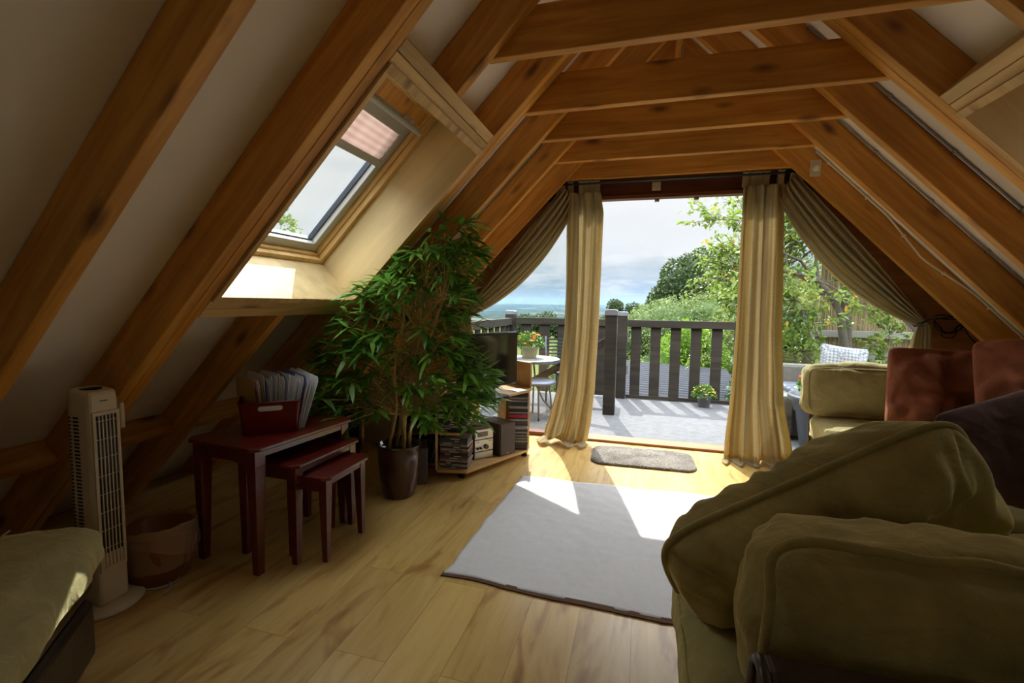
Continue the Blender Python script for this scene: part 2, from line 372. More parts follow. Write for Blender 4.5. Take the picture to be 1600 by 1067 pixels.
tl = {1: 'horizontal pine collar tie nearest the camera, cut by the top of the frame', 2: 'second horizontal pine collar tie from the camera',
      3: 'middle horizontal pine collar tie, third from the camera', 4: 'horizontal pine collar tie, second from the curtain rail', 5: 'horizontal pine collar tie directly above the curtain rail'}
for i, lb in tl.items():
    y0 = YR[i] - .001; H = .185
    xa = XL - .03; xb = XR + .03
    o = MB().prism([(xa - XC, T), (xb - XC, T), (xb - XC - (H - .03)/A, T + H), (xa - XC + (H - .03)/A, T + H)], 0, .045).build('collar_tie', BEAM, bevel=.004)
    o.location = (XC, y0, 0); tag(o, lb, 'collar tie')
# ridge board
o = MB().box((-2.2, -.02, 0), (4.33, .02, .16)).build('ridge_board', BEAM); o.rotation_euler = (0, 0, PI/2); o.location = (XC, -.4, ZA - .02)
tag(o, 'pine ridge board at the peak of the roof where rafters meet', 'ridge board')

# eaves noggings (boards between the rafters low on the slopes)
bays = [(-2.59, .9), (.956, 1.323), (1.422, 1.832), (1.886, 2.329), (2.443, 2.814), (2.868, 3.268), (3.322, 3.749)]
bl = ['behind the sofa corner', 'behind the tower fan', 'behind the waste bin', 'behind the nested tables', 'behind the plant pot', 'behind the tall plant', 'nearest the gable']
for left in (True, False):
    for (a, b), l in list(zip(bays, bl))[1:]:
        o = MB().box((-(b-a)/2, 0, -.055), ((b-a)/2, .04, .055)).build('nogging', BEAM)
        M = side_matrix(left, (a+b)/2) @ Matrix.Translation((.62, 0, RD - .06)) @ Matrix.Rotation(PI/2, 4, 'Z'); o.matrix_world = M
        tag(o, f'short low board between rafters on the {"left" if left else "right"} slope, ' + (l if left else l.replace('behind', 'level with')), 'board')

# ---------------------------------------------------------------- rooflights
def rooflight(left, idx):
    M = side_matrix(left); sg = 1 if left else -1
    t = bpy.data.objects.new(f'window_{idx}', None); C.objects.link(t); struct(t); t.matrix_world = M
    def B(mm, s0, s1, y0, y1, n0, n1): a, b = sg*y0, sg*y1; mm.box((s0, min(a,b), n0), (s1, max(a,b), n1))
    # trimmers across the opening
    for k, (s0, s1) in enumerate(((SH0, SH0 + .05), (SH0 + .052, OS0 - .022), (OS1 + .022, OS1 + .07), (OS1 + .072, SH1))):
        mm = MB(); a, b = sg*1.4205, sg*2.3305; mid = (a+b)/2; L2 = abs(b-a)/2
        mm.box((-L2, -(s1-s0)/2, 0), (L2, (s1-s0)/2, RD - .002)); o = mm.build('header_board', BEAM2, t, bevel=.003)
        o.matrix_basis = Matrix.Translation(((s0+s1)/2, mid, 0)) @ Matrix.Rotation(PI/2, 4, 'Z')
    # lining
    e = .012
    mm = MB(); B(mm, OS0 - .02, OS0, 1.4205, 2.3305, -e*.3, ND); mm.build('sill_lining', PLY, t)
    mm = MB(); B(mm, OS1, OS1 + .02, 1.4205, 2.3305, -e*.3, ND); mm.build('head_lining', PLY, t)
    mm = MB(); B(mm, OS0 + .0, OS1, 1.4205, OY0, -e*.3, ND); mm.build('side_lining', PLY, t)
    mm = MB(); B(mm, OS0 + .0, OS1, OY1, 2.3305, -e*.3, ND); mm.build('side_lining', PLY, t)
    # edging strips facing the room
    for k, (s0, s1, y0, y1) in enumerate(((OS0 - .026, OS0 + .004, 1.42, 2.332), (OS1 - .004, OS1 + .03, 1.42, 2.332), (OS0, OS1, 1.4195, OY0 + .006), (OS0, OS1, OY1 - .006, 2.334))):
        mm = MB(); B(mm, s0, s1, y0, y1, -.012, -.004); mm.build('edging_strip', BEAM2, t)
    # fixed pine frame
    def ring(s0, s1, y0, y1, wd, n0, n1, mt, nm, par, bev=.004):
        mm = MB(); B(mm, s0, s0 + wd, y0, y1, n0, n1); B(mm, s1 - wd, s1, y0, y1, n0, n1); B(mm, s0 + wd, s1 - wd, y0, y0 + wd, n0, n1); B(mm, s0 + wd, s1 - wd, y1 - wd, y1, n0, n1)
        return mm.build(nm, mt, par, bevel=bev)
    ring(OS0 - .02, OS1 + .02, OY0 - .016, OY1 + .018, .045, ND, ND + .05, BEAM2, 'fixed_frame', t)
    ring(OS0 + .01, OS1 - .01, OY0 + .012, OY1 - .012, .028, ND + .03, ND + .10, BEAM2, 'fixed_frame', t)
    sash = ring(OS0 + .038, OS1 - .04, OY0 + .040, OY1 - .040, .05, ND + .055, ND + .12, GREYPAINT, 'sash', t)
    ring(OS0 + .085, OS1 - .085, OY0 + .088, OY1 - .088, .010, ND + .085, ND + .112, DKMET, 'glazing_gasket', sash, 0)
    mm = MB(); B(mm, OS0 + .08, OS1 - .08, OY0 + .082, OY1 - .082, ND + .10, ND + .106); mm.build('pane', GLASS, sash)
    # ventilation flap and grab bar at the top
    mm = MB(); B(mm, OS1 - .115, OS1 - .02, OY0 + .03, OY1 - .03, ND + .035, ND + .05); mm.build('ventilation_flap', BEAM, t, bevel=.004)
    a, b = sg*(OY0 + .06), sg*(OY1 - .06)
    mm = MB(); mm.tube([(OS1 - .135, a, ND - .005), (OS1 - .135, b, ND - .005)], .013, 12)
    for q in (.15, .85):
        y = a + (b-a)*q; mm.box((OS1 - .14, y - .012, ND - .005), (OS1 - .10, y + .012, ND + .04))
    mm.build('grab_bar', GREYPAINT, t)
    # blind: cassette, cloth, bottom bar
    mm = MB(); B(mm, OS1 - .21, OS1 - .10, OY0 + .07, OY1 - .07, ND + .055, ND + .066); bl = mm.build('blind_cassette', GREYPAINT, t, bevel=.004)
    ay, by = sg*(OY0 + .075), sg*(OY1 - .075)
    mm = MB(); mm.grid(lambda u, v: Vector((OS1 - .21 - v*.165, ay + (by-ay)*u, ND + .062 + .002*math.sin(v*PI*9))), 2, 30)
    mm.build('blind_cloth', BLIND, bl, smooth=True, fixn=False)
    mm = MB(); B(mm, OS1 - .415, OS1 - .375, OY0 + .07, OY1 - .07, ND + .052, ND + .068); mm.build('blind_bar', GREYPAINT, bl, bevel=.004)
    return t
BLIND = cloth('blind_cloth', [(.3, (.40, .24, .20)), (.7, (.52, .36, .30))], trans=.3)
rooflight(True, 1); rooflight(False, 2)

# ---------------------------------------------------------------- glazed gable
def gl(x): return (x - (-.62)) * 1.0 + 1.93 if x < XC else (.965 - x) * 1.0 + 1.93    # underside of sloping mullions
DXL, DXR, DH = -.585, .915, 2.012
m = MB()
# solid triangle above the head and spandrels outside the glass
zo = T + .10
m.prism([(DXL - .04, DH + .13), (DXR + .04, DH + .13), (XC + (HALF - (zo - RO_)/A), zo), (XC, ZA + RO_), (XC - (HALF - (zo - RO_)/A), zo)], GY, GY + GT)
GLX, GRX = -1.62, 1.92                                             # outer ends of side glazing
for s, xe in ((-1, GLX), (1, GRX)):
    xo = XC + s*(HALF + RO_/A)
    xi = DXL - .04 if s < 0 else DXR + .04
    m.prism([(xe, 0), (xo, 0), (XC + s*(HALF - (zo - RO_)/A), zo), (xi, DH + .13), (xi, T - .04), (xe, gl(xe) + .13)], GY, GY + GT)
struct(m.build('wall_far', PINEB))
m = MB(); m.box((-1.0, -.05, DH), (1.0, 0, DH + .14)); o = m.build('trim_1', MAHOG, bevel=.006); o.location = ((DXL + DXR)/2, GY + .02, 0); struct(o)
MB().box((-1.0, -.035, .0), (1.0, 0, .03)).build('head_rail', MAHOG, o, bevel=.004).location = (0, -.05, DH)
for k, (x) in enumerate((DXL, DXR)):
    o = MB().box((0, -.025, -.035), (T - .05, .025, .035)).build(f'trim_{k+2}', MAHOG, bevel=.004)
    o.matrix_world = Matrix.Translation((x + (-.02 if k == 0 else .02), GY + .045, 0)) @ Matrix.Rotation(-PI/2, 4, 'Y'); struct(o)
for s, xe, nm in ((-1, GLX, 'left'), (1, GRX, 'right')):
    xi = DXL - .045 if s < 0 else DXR + .045
    fr = MB()
    fr.prism([(xe, gl(xe)), (xi, gl(xi)), (xi, gl(xi) + .14), (xe, gl(xe) + .14)], GY - .015, GY + .07)
    fr.prism([(xe - .03*1, 0), (xe + .03, 0), (xe + .03, gl(xe) + .02), (xe - .03, gl(xe) + .02)], GY - .012, GY + .06)
    a, b = sorted((xe, xi)); fr.box((a, GY, 0), (b, GY + .08, .035))
    f = struct(fr.build('window_4' if s < 0 else 'window_5', MAHOG, bevel=.003))
    pm = MB().prism([(xe, .035), (xi, .035), (xi, gl(xi) + .01), (xe, gl(xe) + .01)], GY + .03, GY + .036).build('pane', GLASS, f)
o = MB().box((DXL, GY - .02, -.0), (DXR, GY + .14, .022)).build('trim_4', PINEB, bevel=.006); struct(o)
# small latch blocks on the head and a cream box
for x, l in ((.075, 'left'), (.37, 'right')):
    tag(MB().box((x - .018, GY + .0, DH - .014), (x + .018, GY + .04, DH)).build('door_catch', GREYMET, bevel=.002), f'small metal catch under the door head, the {l} of two', 'catch')
bx = thing('wall_socket_box', 'small square cream box on the brown beam over the doorway', 'electrical box', (.065, GY - .045, 2.10))
MB().box((-.033, -.018, -.033), (.033, 0, .033)).build('cover_plate', CREAMP, bx, bevel=.004)
for x in (-.02, .02): MB().lathe([(0, 0), (.003, 0), (.003, .002), (0, .002)], seg=8).build('screw', GREYMET, bx).matrix_basis = Matrix.Translation((x, -.018, 0)) @ Matrix.Rotation(PI/2, 4, 'X')
# PIR sensor on last right rafter
sn_ = thing('motion_sensor', 'cream motion sensor with a white dome on the last right rafter', 'sensor', (1.115, YR[5] - .05, 2.135))
MB().box((-.034, -.014, -.062), (.034, 0, .05)).build('back_plate', CREAMP, sn_, bevel=.006)
MB().ball((0, -.018, -.008), .026, 3, (1, .8, .9)).build('dome', WHITEP, sn_, smooth=True)
# cables clipped to the right rafters
def cable(i, s0, s1, wob, r, mt, label, left=False, yo=.012):
    pts = []; y = YR[i] - .05 - yo*1.0
    ns = 40
    for k in range(ns + 1):
        s = s0 + (s1-s0)*k/ns
        pts.append(S(left, s, y, RD - .012 + wob(s)))
    t = thing('cable', label, 'cable'); MB().tube(pts, r, 8).build('sheath', mt, t, smooth=True)
    for k in range(2, ns, 6):
        p = pts[k]; MB().box((p.x - .009, p.y - .009, p.z - .011), (p.x + .009, p.y + .011, p.z + .009)).build('clip', WHITEP if mt is WHITEP else GREYMET, t, bevel=.002)
    return t
cable(5, .7, 3.0, lambda s: -.05*max(0, 1 - abs(s - 2.0)/.35) if s < 2.35 else 0, .006, WHITEP, 'white cable clipped along the right rafter beside the motion sensor')
cable(4, .6, 3.3, lambda s: -.06*max(0, 1 - abs(s - 1.2)/.3), .0055, GREYMET, 'grey cable clipped along the right rafter, second from the gable')
cable(3, .8, 3.5, lambda s: 0, .0065, GREYMET, 'grey cable clipped along the right rafter beyond the rooflight')
cable(4, 1.6, 3.3, lambda s: 0, .007, GREYMET, 'grey conduit clipped along the left rafter, second from the gable', left=True)
o = thing('strip_lamp', 'short metal light fitting hanging from the roof peak behind the ties', 'light fitting', (XC + .01, 3.30, 2.48))
MB().box((-.03, -.14, 0), (.03, .14, .035)).build('housing', GREYMET, o, bevel=.004)
for x in (-.015, .015): MB().tube([(x, -.13, -.006), (x, .13, -.006)], .007).build('tube', WHITEP, o, smooth=True)
for y in (-.1, .1): MB().tube([(0, y, .03), (0, y, .40)], .003).build('hanger', GREYMET, o)
# ================================================================ SOFT FURNISHINGS
def nz(p, sc, amp, seed=0.0):
    return (noise.noise(Vector((p[0]*sc + seed, p[1]*sc + seed*1.7, p[2]*sc - seed))) ) * amp
def cushion_box(sx, sy, sz, r=.05, bulge=.03, wr=.012, seed=1.0, n=26):
    """boxed cushion centred at the origin"""
    m = MB(); bm = m.bm
    bmesh.ops.create_cube(bm, size=2); bmesh.ops.subdivide_edges(bm, edges=bm.edges, cuts=n, use_grid_fill=True)
    hx, hy, hz = sx/2, sy/2, sz/2
    for v in bm.verts:
        p = v.co.copy(); q = Vector((p.x*hx, p.y*hy, p.z*hz))
        c = Vector((max(-hx + r, min(hx - r, q.x)), max(-hy + r, min(hy - r, q.y)), max(-hz + r, min(hz - r, q.z))))
        d = q - c
        if d.length > 1e-9: q = c + d.normalized() * r
        q.z += math.copysign(1, p.z)*bulge*(1 - p.x**2)*(1 - p.y**2) * (abs(p.z)**1.0)
        q.y += math.copysign(1, p.y)*bulge*(1 - p.x**2)*(1 - p.z**2) * abs(p.y)
        q.x += math.copysign(1, p.x)*bulge*.6*(1 - p.y**2)*(1 - p.z**2) * abs(p.x)
        nn = q.normalized()
        q += nn * (nz(q, 7, wr, seed) + nz(q, 18, wr*.5, seed + 3))
        v.co = q
    return m
def seam(pts, r=.005, n=None): return MB().tube(pts, r, 6)
def rrect(sx, sy, r, z=0, k=6):
    out = []
    for cx, cy, a0 in ((sx/2 - r, sy/2 - r, 0), (-sx/2 + r, sy/2 - r, PI/2), (-sx/2 + r, -sy/2 + r, PI), (sx/2 - r, -sy/2 + r, 1.5*PI)):
        for i in range(k + 1):
            a = a0 + PI/2*i/k; out.append(Vector((cx + r*math.cos(a), cy + r*math.sin(a), z)))
    return out
def pillow(w_, h_, t, seed=1.0, wr=.010, n=44, pinch=.06, folds=.006, pw=.55, rn=14):
    """scatter cushion in the XZ plane, thickness along Y; returns mesh builder and edge loop"""
    m = MB(); bm = m.bm
    def pt(u, v, s):
        # corners stay sharp while sides draw in
        mx_ = max(abs(u), abs(v)); k8 = mx_/((abs(u)**rn + abs(v)**rn)**(1/rn)) if mx_ > 1e-6 else 1
        x = k8*u*w_/2*(1 - pinch*(1 - v*v)); z = k8*v*h_/2*(1 - pinch*(1 - u*u))
        e = (1 - abs(u)**2.6) * (1 - abs(v)**2.6)
        th = t/2 * max(0, e)**pw
        p = Vector((x, s*th, z))
        if e > 0:
            edge = 1 - e
            rad = math.atan2(v, u)
            p.y += s*(nz(p, 6, wr*2.2, seed + s) + nz(p, 15, wr, seed)) * min(1, e*3)
            p.y += s*folds*math.sin(rad*34 + 3*noise.noise(p*5))*edge**3*min(1, e*6)
        return p
    for s in (-1, 1):
        V = [[None]*(n+1) for _ in range(n+1)]
        for j in range(n+1):
            for i in range(n+1):
                u = -1 + 2*i/n; v = -1 + 2*j/n
                u = math.sin(u*PI/2)*.55 + u*.45; v = math.sin(v*PI/2)*.55 + v*.45
                V[j][i] = bm.verts.new(pt(u, v, s))
        for j in range(n):
            for i in range(n):
                bm.faces.new((V[j][i], V[j][i+1], V[j+1][i+1], V[j+1][i]))
    bmesh.ops.remove_doubles(bm, verts=bm.verts, dist=1e-5)
    edge = []
    K = 30
    for a, b in (((-1,-1),(1,-1)), ((1,-1),(1,1)), ((1,1),(-1,1)), ((-1,1),(-1,-1))):
        for i in range(K):
            u = a[0] + (b[0]-a[0])*i/K; v = a[1] + (b[1]-a[1])*i/K
            edge.append(pt(u, v, 1)*Vector((1,0,1)) if False else Vector((pt(u, v, 1).x, 0, pt(u, v, 1).z)))
    edge.append(edge[0]); return m, edge
def place(o, origin, ex, ey, ez):
    ex, ey, ez = Vector(ex).normalized(), Vector(ey), Vector(ez)
    ez = (ez - ex*ez.dot(ex)).normalized(); ey = ez.cross(ex)
    o.matrix_world = Matrix((( ex.x, ey.x, ez.x, origin[0]), (ex.y, ey.y, ez.y, origin[1]), (ex.z, ey.z, ez.z, origin[2]), (0,0,0,1)))
    return o
def make_pillow(label, mt, w_, h_, t, org, ex, ez, seed=1.0, pip=.006, wr=.01, group=None, pinch=.06, folds=.006, pw=.55, n=44, rn=14):
    th = thing('scatter_cushion', label, 'cushion', group=group)
    m, e = pillow(w_, h_, t, seed, wr, n, pinch=pinch, folds=folds, pw=pw, rn=rn)
    m.build('cushion_cover', mt, th, smooth=True)
    if pip: MB().tube(e, pip, 8, cap=False).build('piping', mt, th, smooth=True)
    return place(th, org, ex, (0,1,0), ez)

# foreground sofa (faces the garden, back towards the camera)
sf = thing('sofa', 'dark brown leather sofa in the right foreground under thick olive cushions', 'sofa', (.75, 1.05, 0))
MB().box((-.58, -.38, .06), (.75, .50, .250)).build('base', LEATHER, sf, bevel=.03, seg=4)
bk = MB(); bk.prism([(-.40, .06), (-.28, .06), (-.27, .57), (-.285, .62), (-.31, .64), (-.345, .64), (-.375, .62), (-.39, .57)], -.56, .75, 'x').build('backrest', LEATHER, sf, bevel=.012, seg=3, smooth=False)
MB().tube([(-.562, -.38, .12), (-.562, -.388, .56), (-.562, -.372, .61), (-.562, -.345, .63), (-.562, -.31, .63), (-.562, -.285, .61), (-.562, -.272, .56), (-.562, -.28, .12)], .009, 8).build('piping', LEATHER, sf, smooth=True)
for x, y in ((-.5, -.34), (-.5, .42), (.66, -.34), (.66, .42)): MB().lathe([(.02, 0), (.028, .06), (0, .06)], (x, y, 0)).build('foot', LEATHER, sf)
c = thing('seat_cushion', 'olive velvet seat cushion on the foreground leather sofa, beside the white rug', 'cushion', (.77, 1.13, .355))
cushion_box(1.30, .98, .19, r=.06, bulge=.02, seed=2.3, n=40).build('cushion_cover', OLIVE, c, smooth=True)
MB().tube(rrect(1.31, .99, .06, .05), .004, 6).build('seam', OLIVE, c)
c = thing('back_cushion', 'thick boxed olive cushion standing at the foreground sofa back, nearest the camera', 'cushion', (.80, .915, .60))
c.rotation_euler = (-.10, 0, 0); bc_ = c
cushion_box(1.17, .235, .315, r=.06, bulge=.035, wr=.032, seed=5.1, n=60).build('cushion_cover', OLIVE, c, smooth=True)
def seamline(y, jit):
    pts = [Vector((p.x, y, p.y)) for p in rrect(1.17, .345, .07, 0, 8)] 
    pp = []
    for a, b in zip(pts, pts[1:] + pts[:1]):
        k = max(1, int((b - a).length / .02))
        for i in range(k): pp.append(a.lerp(b, i/k))
    pp.append(pp[0].copy())
    for p in pp: p += Vector((nz(p, 9, .012, jit), nz(p, 8, .01, jit + 1), nz(p, 10, .014, jit + 2)))
    return pp
MB().tube(seamline(-.105, 3.3), .009, 8).build('piping', OLIVE, c, smooth=True)

pl_ = make_pillow('large olive piped cushion leaning on one corner behind the boxed sofa cushion', OLIVE, .71, .66, .38, (.470, 1.25, .515), (.63, .10, .35), (-.40, -.36, .72), seed=8.8, pip=.009, wr=.026, pinch=.02, folds=.014, pw=.42, n=80, rn=7)

def squash(th, zmin):
    bpy.context.view_layer.update()
    for o in th.children:
        M = o.matrix_world.copy() if o.parent is None else th.matrix_basis @ o.matrix_basis
        Mi = M.inverted()
        for v in o.data.vertices:
            p = M @ v.co
            if p.z < zmin: p.z = zmin + (p.z - zmin)*.02; v.co = Mi @ p
squash(pl_, .468); squash(bc_, .462)
# sofa along the right wall
sr = thing('sofa', 'brown leather sofa along the right wall with its arm at the window', 'sofa', (1.65, 3.0, 0))
MB().box((-.43, -.75, .05), (.55, .70, .235)).build('base', LEATHER, sr, bevel=.03, seg=4)
MB().prism([(.72, .04), (.87, .04), (.89, .50), (.87, .56), (.82, .585), (.77, .585), (.72, .56), (.70, .50)], -.42, .45, 'x').build('armrest', LEATHER, sr, bevel=.012, seg=3)
MB().tube([(-.425, .71, .06), (-.425, .71, .50), (-.425, .735, .555), (-.425, .79, .58), (-.425, .86, .555), (-.425, .882, .50), (-.425, .87, .06)], .012, 8).build('piping', LEATHER, sr, smooth=True)
MB().prism([(.35, .2), (.62, .2), (.50, .62), (.42, .62)], -.75, .7, 'y').build('backrest', LEATHER, sr, bevel=.02, seg=3)
for x, y in ((-.36, -.68), (-.36, .64), (.46, -.68), (.46, .64)): MB().lathe([(.02, 0), (.028, .06), (0, .06)], (x, y, 0)).build('foot', LEATHER, sr)
c = thing('seat_cushion', 'pale olive seat cushion on the sofa by the window, partly in sunlight', 'cushion', (1.60, 2.98, .335))
cushion_box(.92, 1.36, .18, r=.055, bulge=.02, seed=4.4, n=34).build('cushion_cover', OLIVE_L, c, smooth=True)
c = thing('arm_cushion', 'pale olive boxed cushion standing against the sofa arm by the window', 'cushion', (1.42, 3.60, .605))
c.rotation_euler = (-.12, 0, -.03); ac_ = c
cushion_box(.66, .17, .33, r=.055, bulge=.03, wr=.016, seed=6.1, n=34).build('cushion_cover', OLIVE_L, c, smooth=True)
MB().tube([p for p in [Vector((q.x, -.07, q.y)) for q in rrect(.64, .30, .06, 0, 6)] + [Vector((.32, -.07, .09))]], .005, 6).build('piping', OLIVE_L, c, smooth=True)
make_pillow('crumpled rust brown velvet cushion next to the pale cushion by the window', RUST, .50, .50, .20, (1.60, 3.05, .70), (.93, -.30, .0), (.0, .25, 1), seed=3.1, pip=0, wr=.05, pinch=.0, pw=.4)
make_pillow('rust brown velvet cushion at the right edge of the frame under the rafters', RUST, .54, .60, .20, (1.80, 2.62, .755), (.86, -.45, .10), (.10, .3, 1), seed=5.7, pip=0, wr=.05, pinch=.0, pw=.4)
pl2 = make_pillow('dark chocolate brown cushion standing on its corner in front of the rust ones', DBROWN, .62, .62, .20, (1.52, 2.08, .62), (.72, -.30, .46), (-.42, .22, .82), seed=7.7, pip=0, wr=.014, pinch=.03)

squash(pl2, .445); squash(ac_, .44)
# footstool / sofa end at the lower left
ox, oy = -1.50, .50
rz = math.atan2(-.77, .64)
st_ = thing('footstool', 'dark brown leather footstool at the lower left corner under an olive cushion', 'footstool', (-1.505, .465, 0), rz)
MB().box((-.47, -.33, .04), (.47, .24, .235)).build('base', LEATHER, st_, bevel=.025, seg=4)
MB().box((-.475, -.33, .24), (.475, .245, .36)).build('upper_panel', LEATHER, st_, bevel=.045, seg=5)
for x in (-.40, .40):
    for y in (-.27, .18): MB().lathe([(.02, 0), (.028, .05), (0, .05)], (x, y, 0)).build('foot', CHERRY, st_)
c = thing('seat_cushion', 'olive velvet cushion on the leather footstool at the lower left', 'cushion', (-1.525, .475, .38), rz)
cc = cushion_box(.99, .62, .15, r=.05, bulge=.045, seed=9.2, wr=.02, n=36)
o = cc.build('cushion_cover', OLIVE_L, c, smooth=True); o.location = (0, -.045, 0)
MB().tube([(-.48, .05, .085), (-.2, .06, .112), (.15, .06, .112), (.47, .05, .085)], .003, 6).build('seam', OLIVE_L, c)

squash(c, .362)
# ---------------------------------------------------------------- curtains
def lerp_tab(tab, v):
    for (v0, a), (v1, b) in zip(tab, tab[1:]):
        if v <= v1:
            t = (v - v0)/(v1 - v0); t = t*t*(3 - 2*t) if False else t
            return [x + (y - x)*t for x, y in zip(a, b)]
    return tab[-1][1]
def hanging(name, label, rows, pleats, amp, seed, ybase):
    """rows: (v, (xl, xr, z, yshift))"""
    t = thing(name, label, 'curtain', ((rows[0][1][0] + rows[0][1][1])/2, ybase, 0))
    ox = t.location.x
    nu, nv = 150, 110
    def fn(u, v):
        xl, xr, z, ys = lerp_tab(rows, v)
        # sharper pleats near the top, broad drapes below
        ph = u*pleats*2*PI + 1.5*math.sin(u*5 + seed) + 1.3*noise.noise(Vector((u*3, v*1.1, seed)))
        a = amp*(.75 + .45*v) * (1 + .5*noise.noise(Vector((u*4, v*2, seed + 5))))
        y = math.sin(ph)*a + .012*noise.noise(Vector((u*20, v*6, seed)))
        x = xl + (xr - xl)*u + .012*math.cos(ph)*(1 - v*.3)
        if z < .10: # puddle on the floor
            k = (.10 - z)/.10
            zz = .012 + .05*max(0, noise.noise(Vector((x*7, ys*9 + v*9, seed))) + .35)*(1 - abs(2*u - 1)**4)
            z = z*(1 - k) + zz*k
        return Vector((x - ox, ys + y, max(z, .006)))
    m = MB().grid(fn, nu, nv); o = m.build('curtain_cloth', CURT, t, smooth=True, fixn=False)
    md = o.modifiers.new('solid', 'SOLIDIFY'); md.thickness = .002
    return t
YC = 3.83
lc = hanging('curtain', 'gold striped tab-top curtain hanging at the left of the doorway', [
    (0, (-.628, -.372, 2.06, 0)), (.1, (-.632, -.345, 1.90, 0)), (.4, (-.632, -.352, 1.35, 0)), (.6, (-.640, -.360, .95, 0)), (.8, (-.69, -.375, .45, 0)),
    (.9, (-.765, -.40, .16, 0)), (.935, (-.80, -.42, .05, -.01)), (.965, (-.83, -.43, .03, -.055)), (1, (-.85, -.40, .012, -.12))], 3.1, .056, 1.3, YC)
rc = hanging('curtain', 'gold striped tab-top curtain hanging at the right of the doorway', [
    (0, (.668, .955, 2.05, 0)), (.1, (.668, .960, 1.88, 0)), (.4, (.668, .972, 1.35, 0)), (.6, (.668, .985, .95, 0)), (.8, (.655, 1.03, .45, 0)),
    (.9, (.635, 1.10, .16, 0)), (.935, (.63, 1.12, .05, -.01)), (.965, (.60, 1.13, .03, -.06)), (1, (.62, 1.08, .012, -.14))], 3.6, .058, 4.7, YC)
def tabs(t, xs, z0=2.045, z1=2.150):
    for x in xs:
        m = MB(); ox = t.location.x
        m.grid(lambda u, v: Vector((x - ox - .024 + .048*u, .016*math.cos(v*2*PI) - 0, z0 + (z1 - z0)*math.sin(v*PI)**.6 + .004*math.sin(u*9))), 5, 17)
        o = m.build('curtain_tab', CURT, t, smooth=True, fixn=False); md = o.modifiers.new('solid', 'SOLIDIFY'); md.thickness = .003
tabs(lc, (-.602, -.515, -.47, -.425, -.39)); tabs(rc, (.695, .745, .79, .83, .925))
def tied(label, sgn, top, tie, seed, bottom=0.0):
    """tied back side curtain: sweeps from the rail to the tie, then falls"""
    t = thing('tied_curtain', label, 'curtain', (tie[0], YC - .01, 0)); ox = tie[0]
    # rows: centre x, z, half width measured along 'wide' direction
    P0, P1 = Vector((top[0], 0, top[1])), Vector((tie[0], 0, tie[1]))
    nu, nv = 90, 90
    def fn(u, v):
        q = (u - .5)*2
        if v < .62:
            k = v/.62
            # outer (upper) edge follows the rafter, inner edge sags
            up = P0.lerp(P1, k) + Vector((-sgn*.0, 0, .015*math.sin(k*PI)))
            inn = P0.lerp(P1, k) + Vector((-sgn*.06, 0, -.245))*math.sin(min(1, k*1.0)*PI)**.75*(1 - .25*k) + Vector((-sgn*.10*(1-k)**2, 0, -.14*(1-k)**2))
            wv = Vector((0, 0, -.05))*k
            p = up.lerp(inn + wv, u)
        else:
            k = (v - .62)/.38
            hw = .035 + .085*min(1, k*1.8)**.8
            p = Vector((tie[0] - sgn*.045*0 + q*hw*-sgn - sgn*.02*k, 0, tie[1] - .03 - k*(tie[1] - .04 - bottom)))
        f = .020 if v < .62 else .022
        ph = u*5*2*PI + 1.5*noise.noise(Vector((u*4, v*1.6, seed)))
        squeeze = 1 - .5*math.exp(-((v - .62)/.05)**2)
        y = math.sin(ph)*f*squeeze + .008*noise.noise(Vector((u*9, v*9, seed)))
        return Vector((p.x - ox, y, max(.006, p.z)))
    o = MB().grid(fn, nu, nv).build('curtain_cloth', CURT, t, smooth=True, fixn=False)
    md = o.modifiers.new('solid', 'SOLIDIFY'); md.thickness = .002
    o = MB().tube([(-sgn*.055, -.03, tie[1] - .045), (0, -.045, tie[1] - .01), (sgn*.05, -.02, tie[1] + .01), (sgn*.09, .05, tie[1] + .015)], .006, 8).build('tie_cord', BLACKP, t, smooth=True)
    return t
tl_ = tied('gold curtain tied back at the left window, swept under the rafters behind the plant', -1, (-.655, 2.12), (-1.50, 1.10), 2.2, .0)
tr_ = tied('gold curtain tied back at the right window, swept under the last rafter', 1, (1.01, 2.12), (1.85, 1.10), 6.2, .0)
tabs(tl_, (-.665, -.70), 2.03, 2.12); tabs(tr_, (1.005, 1.045), 2.03, 2.12)
rod = MB().tube([(-1.0, 0, 0), (1.05, 0, 0)], .011, 12).build('curtain_rod', DKMET, smooth=True); rod.location = (.16, YC, 2.135)
tag(rod, 'dark metal curtain rod under the last collar tie', 'curtain rod')
# loose dark cable coil near right curtain tie
pts = []
for k in range(120):
    a = k/120*2*PI*3.2; r = .06 + .012*math.sin(k*.5)
    pts.append((math.cos(a)*r*1.3, .008*math.sin(k), math.sin(a)*r + .02*math.sin(a*.4)))
pts += [(.10 + i*.02, 0, -.05 - i*.022) for i in range(1, 12)]
o = MB().tube(pts, .0045, 6).build('cable_coil', BLACKP, smooth=True); o.location = (2.04, GY - .035, 1.06); tag(o, 'coil of dark cable hung on the brown wall beyond the right tied curtain', 'cable')
# ================================================================ FURNITURE
def nth(k):
    k += 1
    return f'{k}' + ('th' if 10 <= k % 100 <= 20 else {1: 'st', 2: 'nd', 3: 'rd'}.get(k % 10, 'th'))

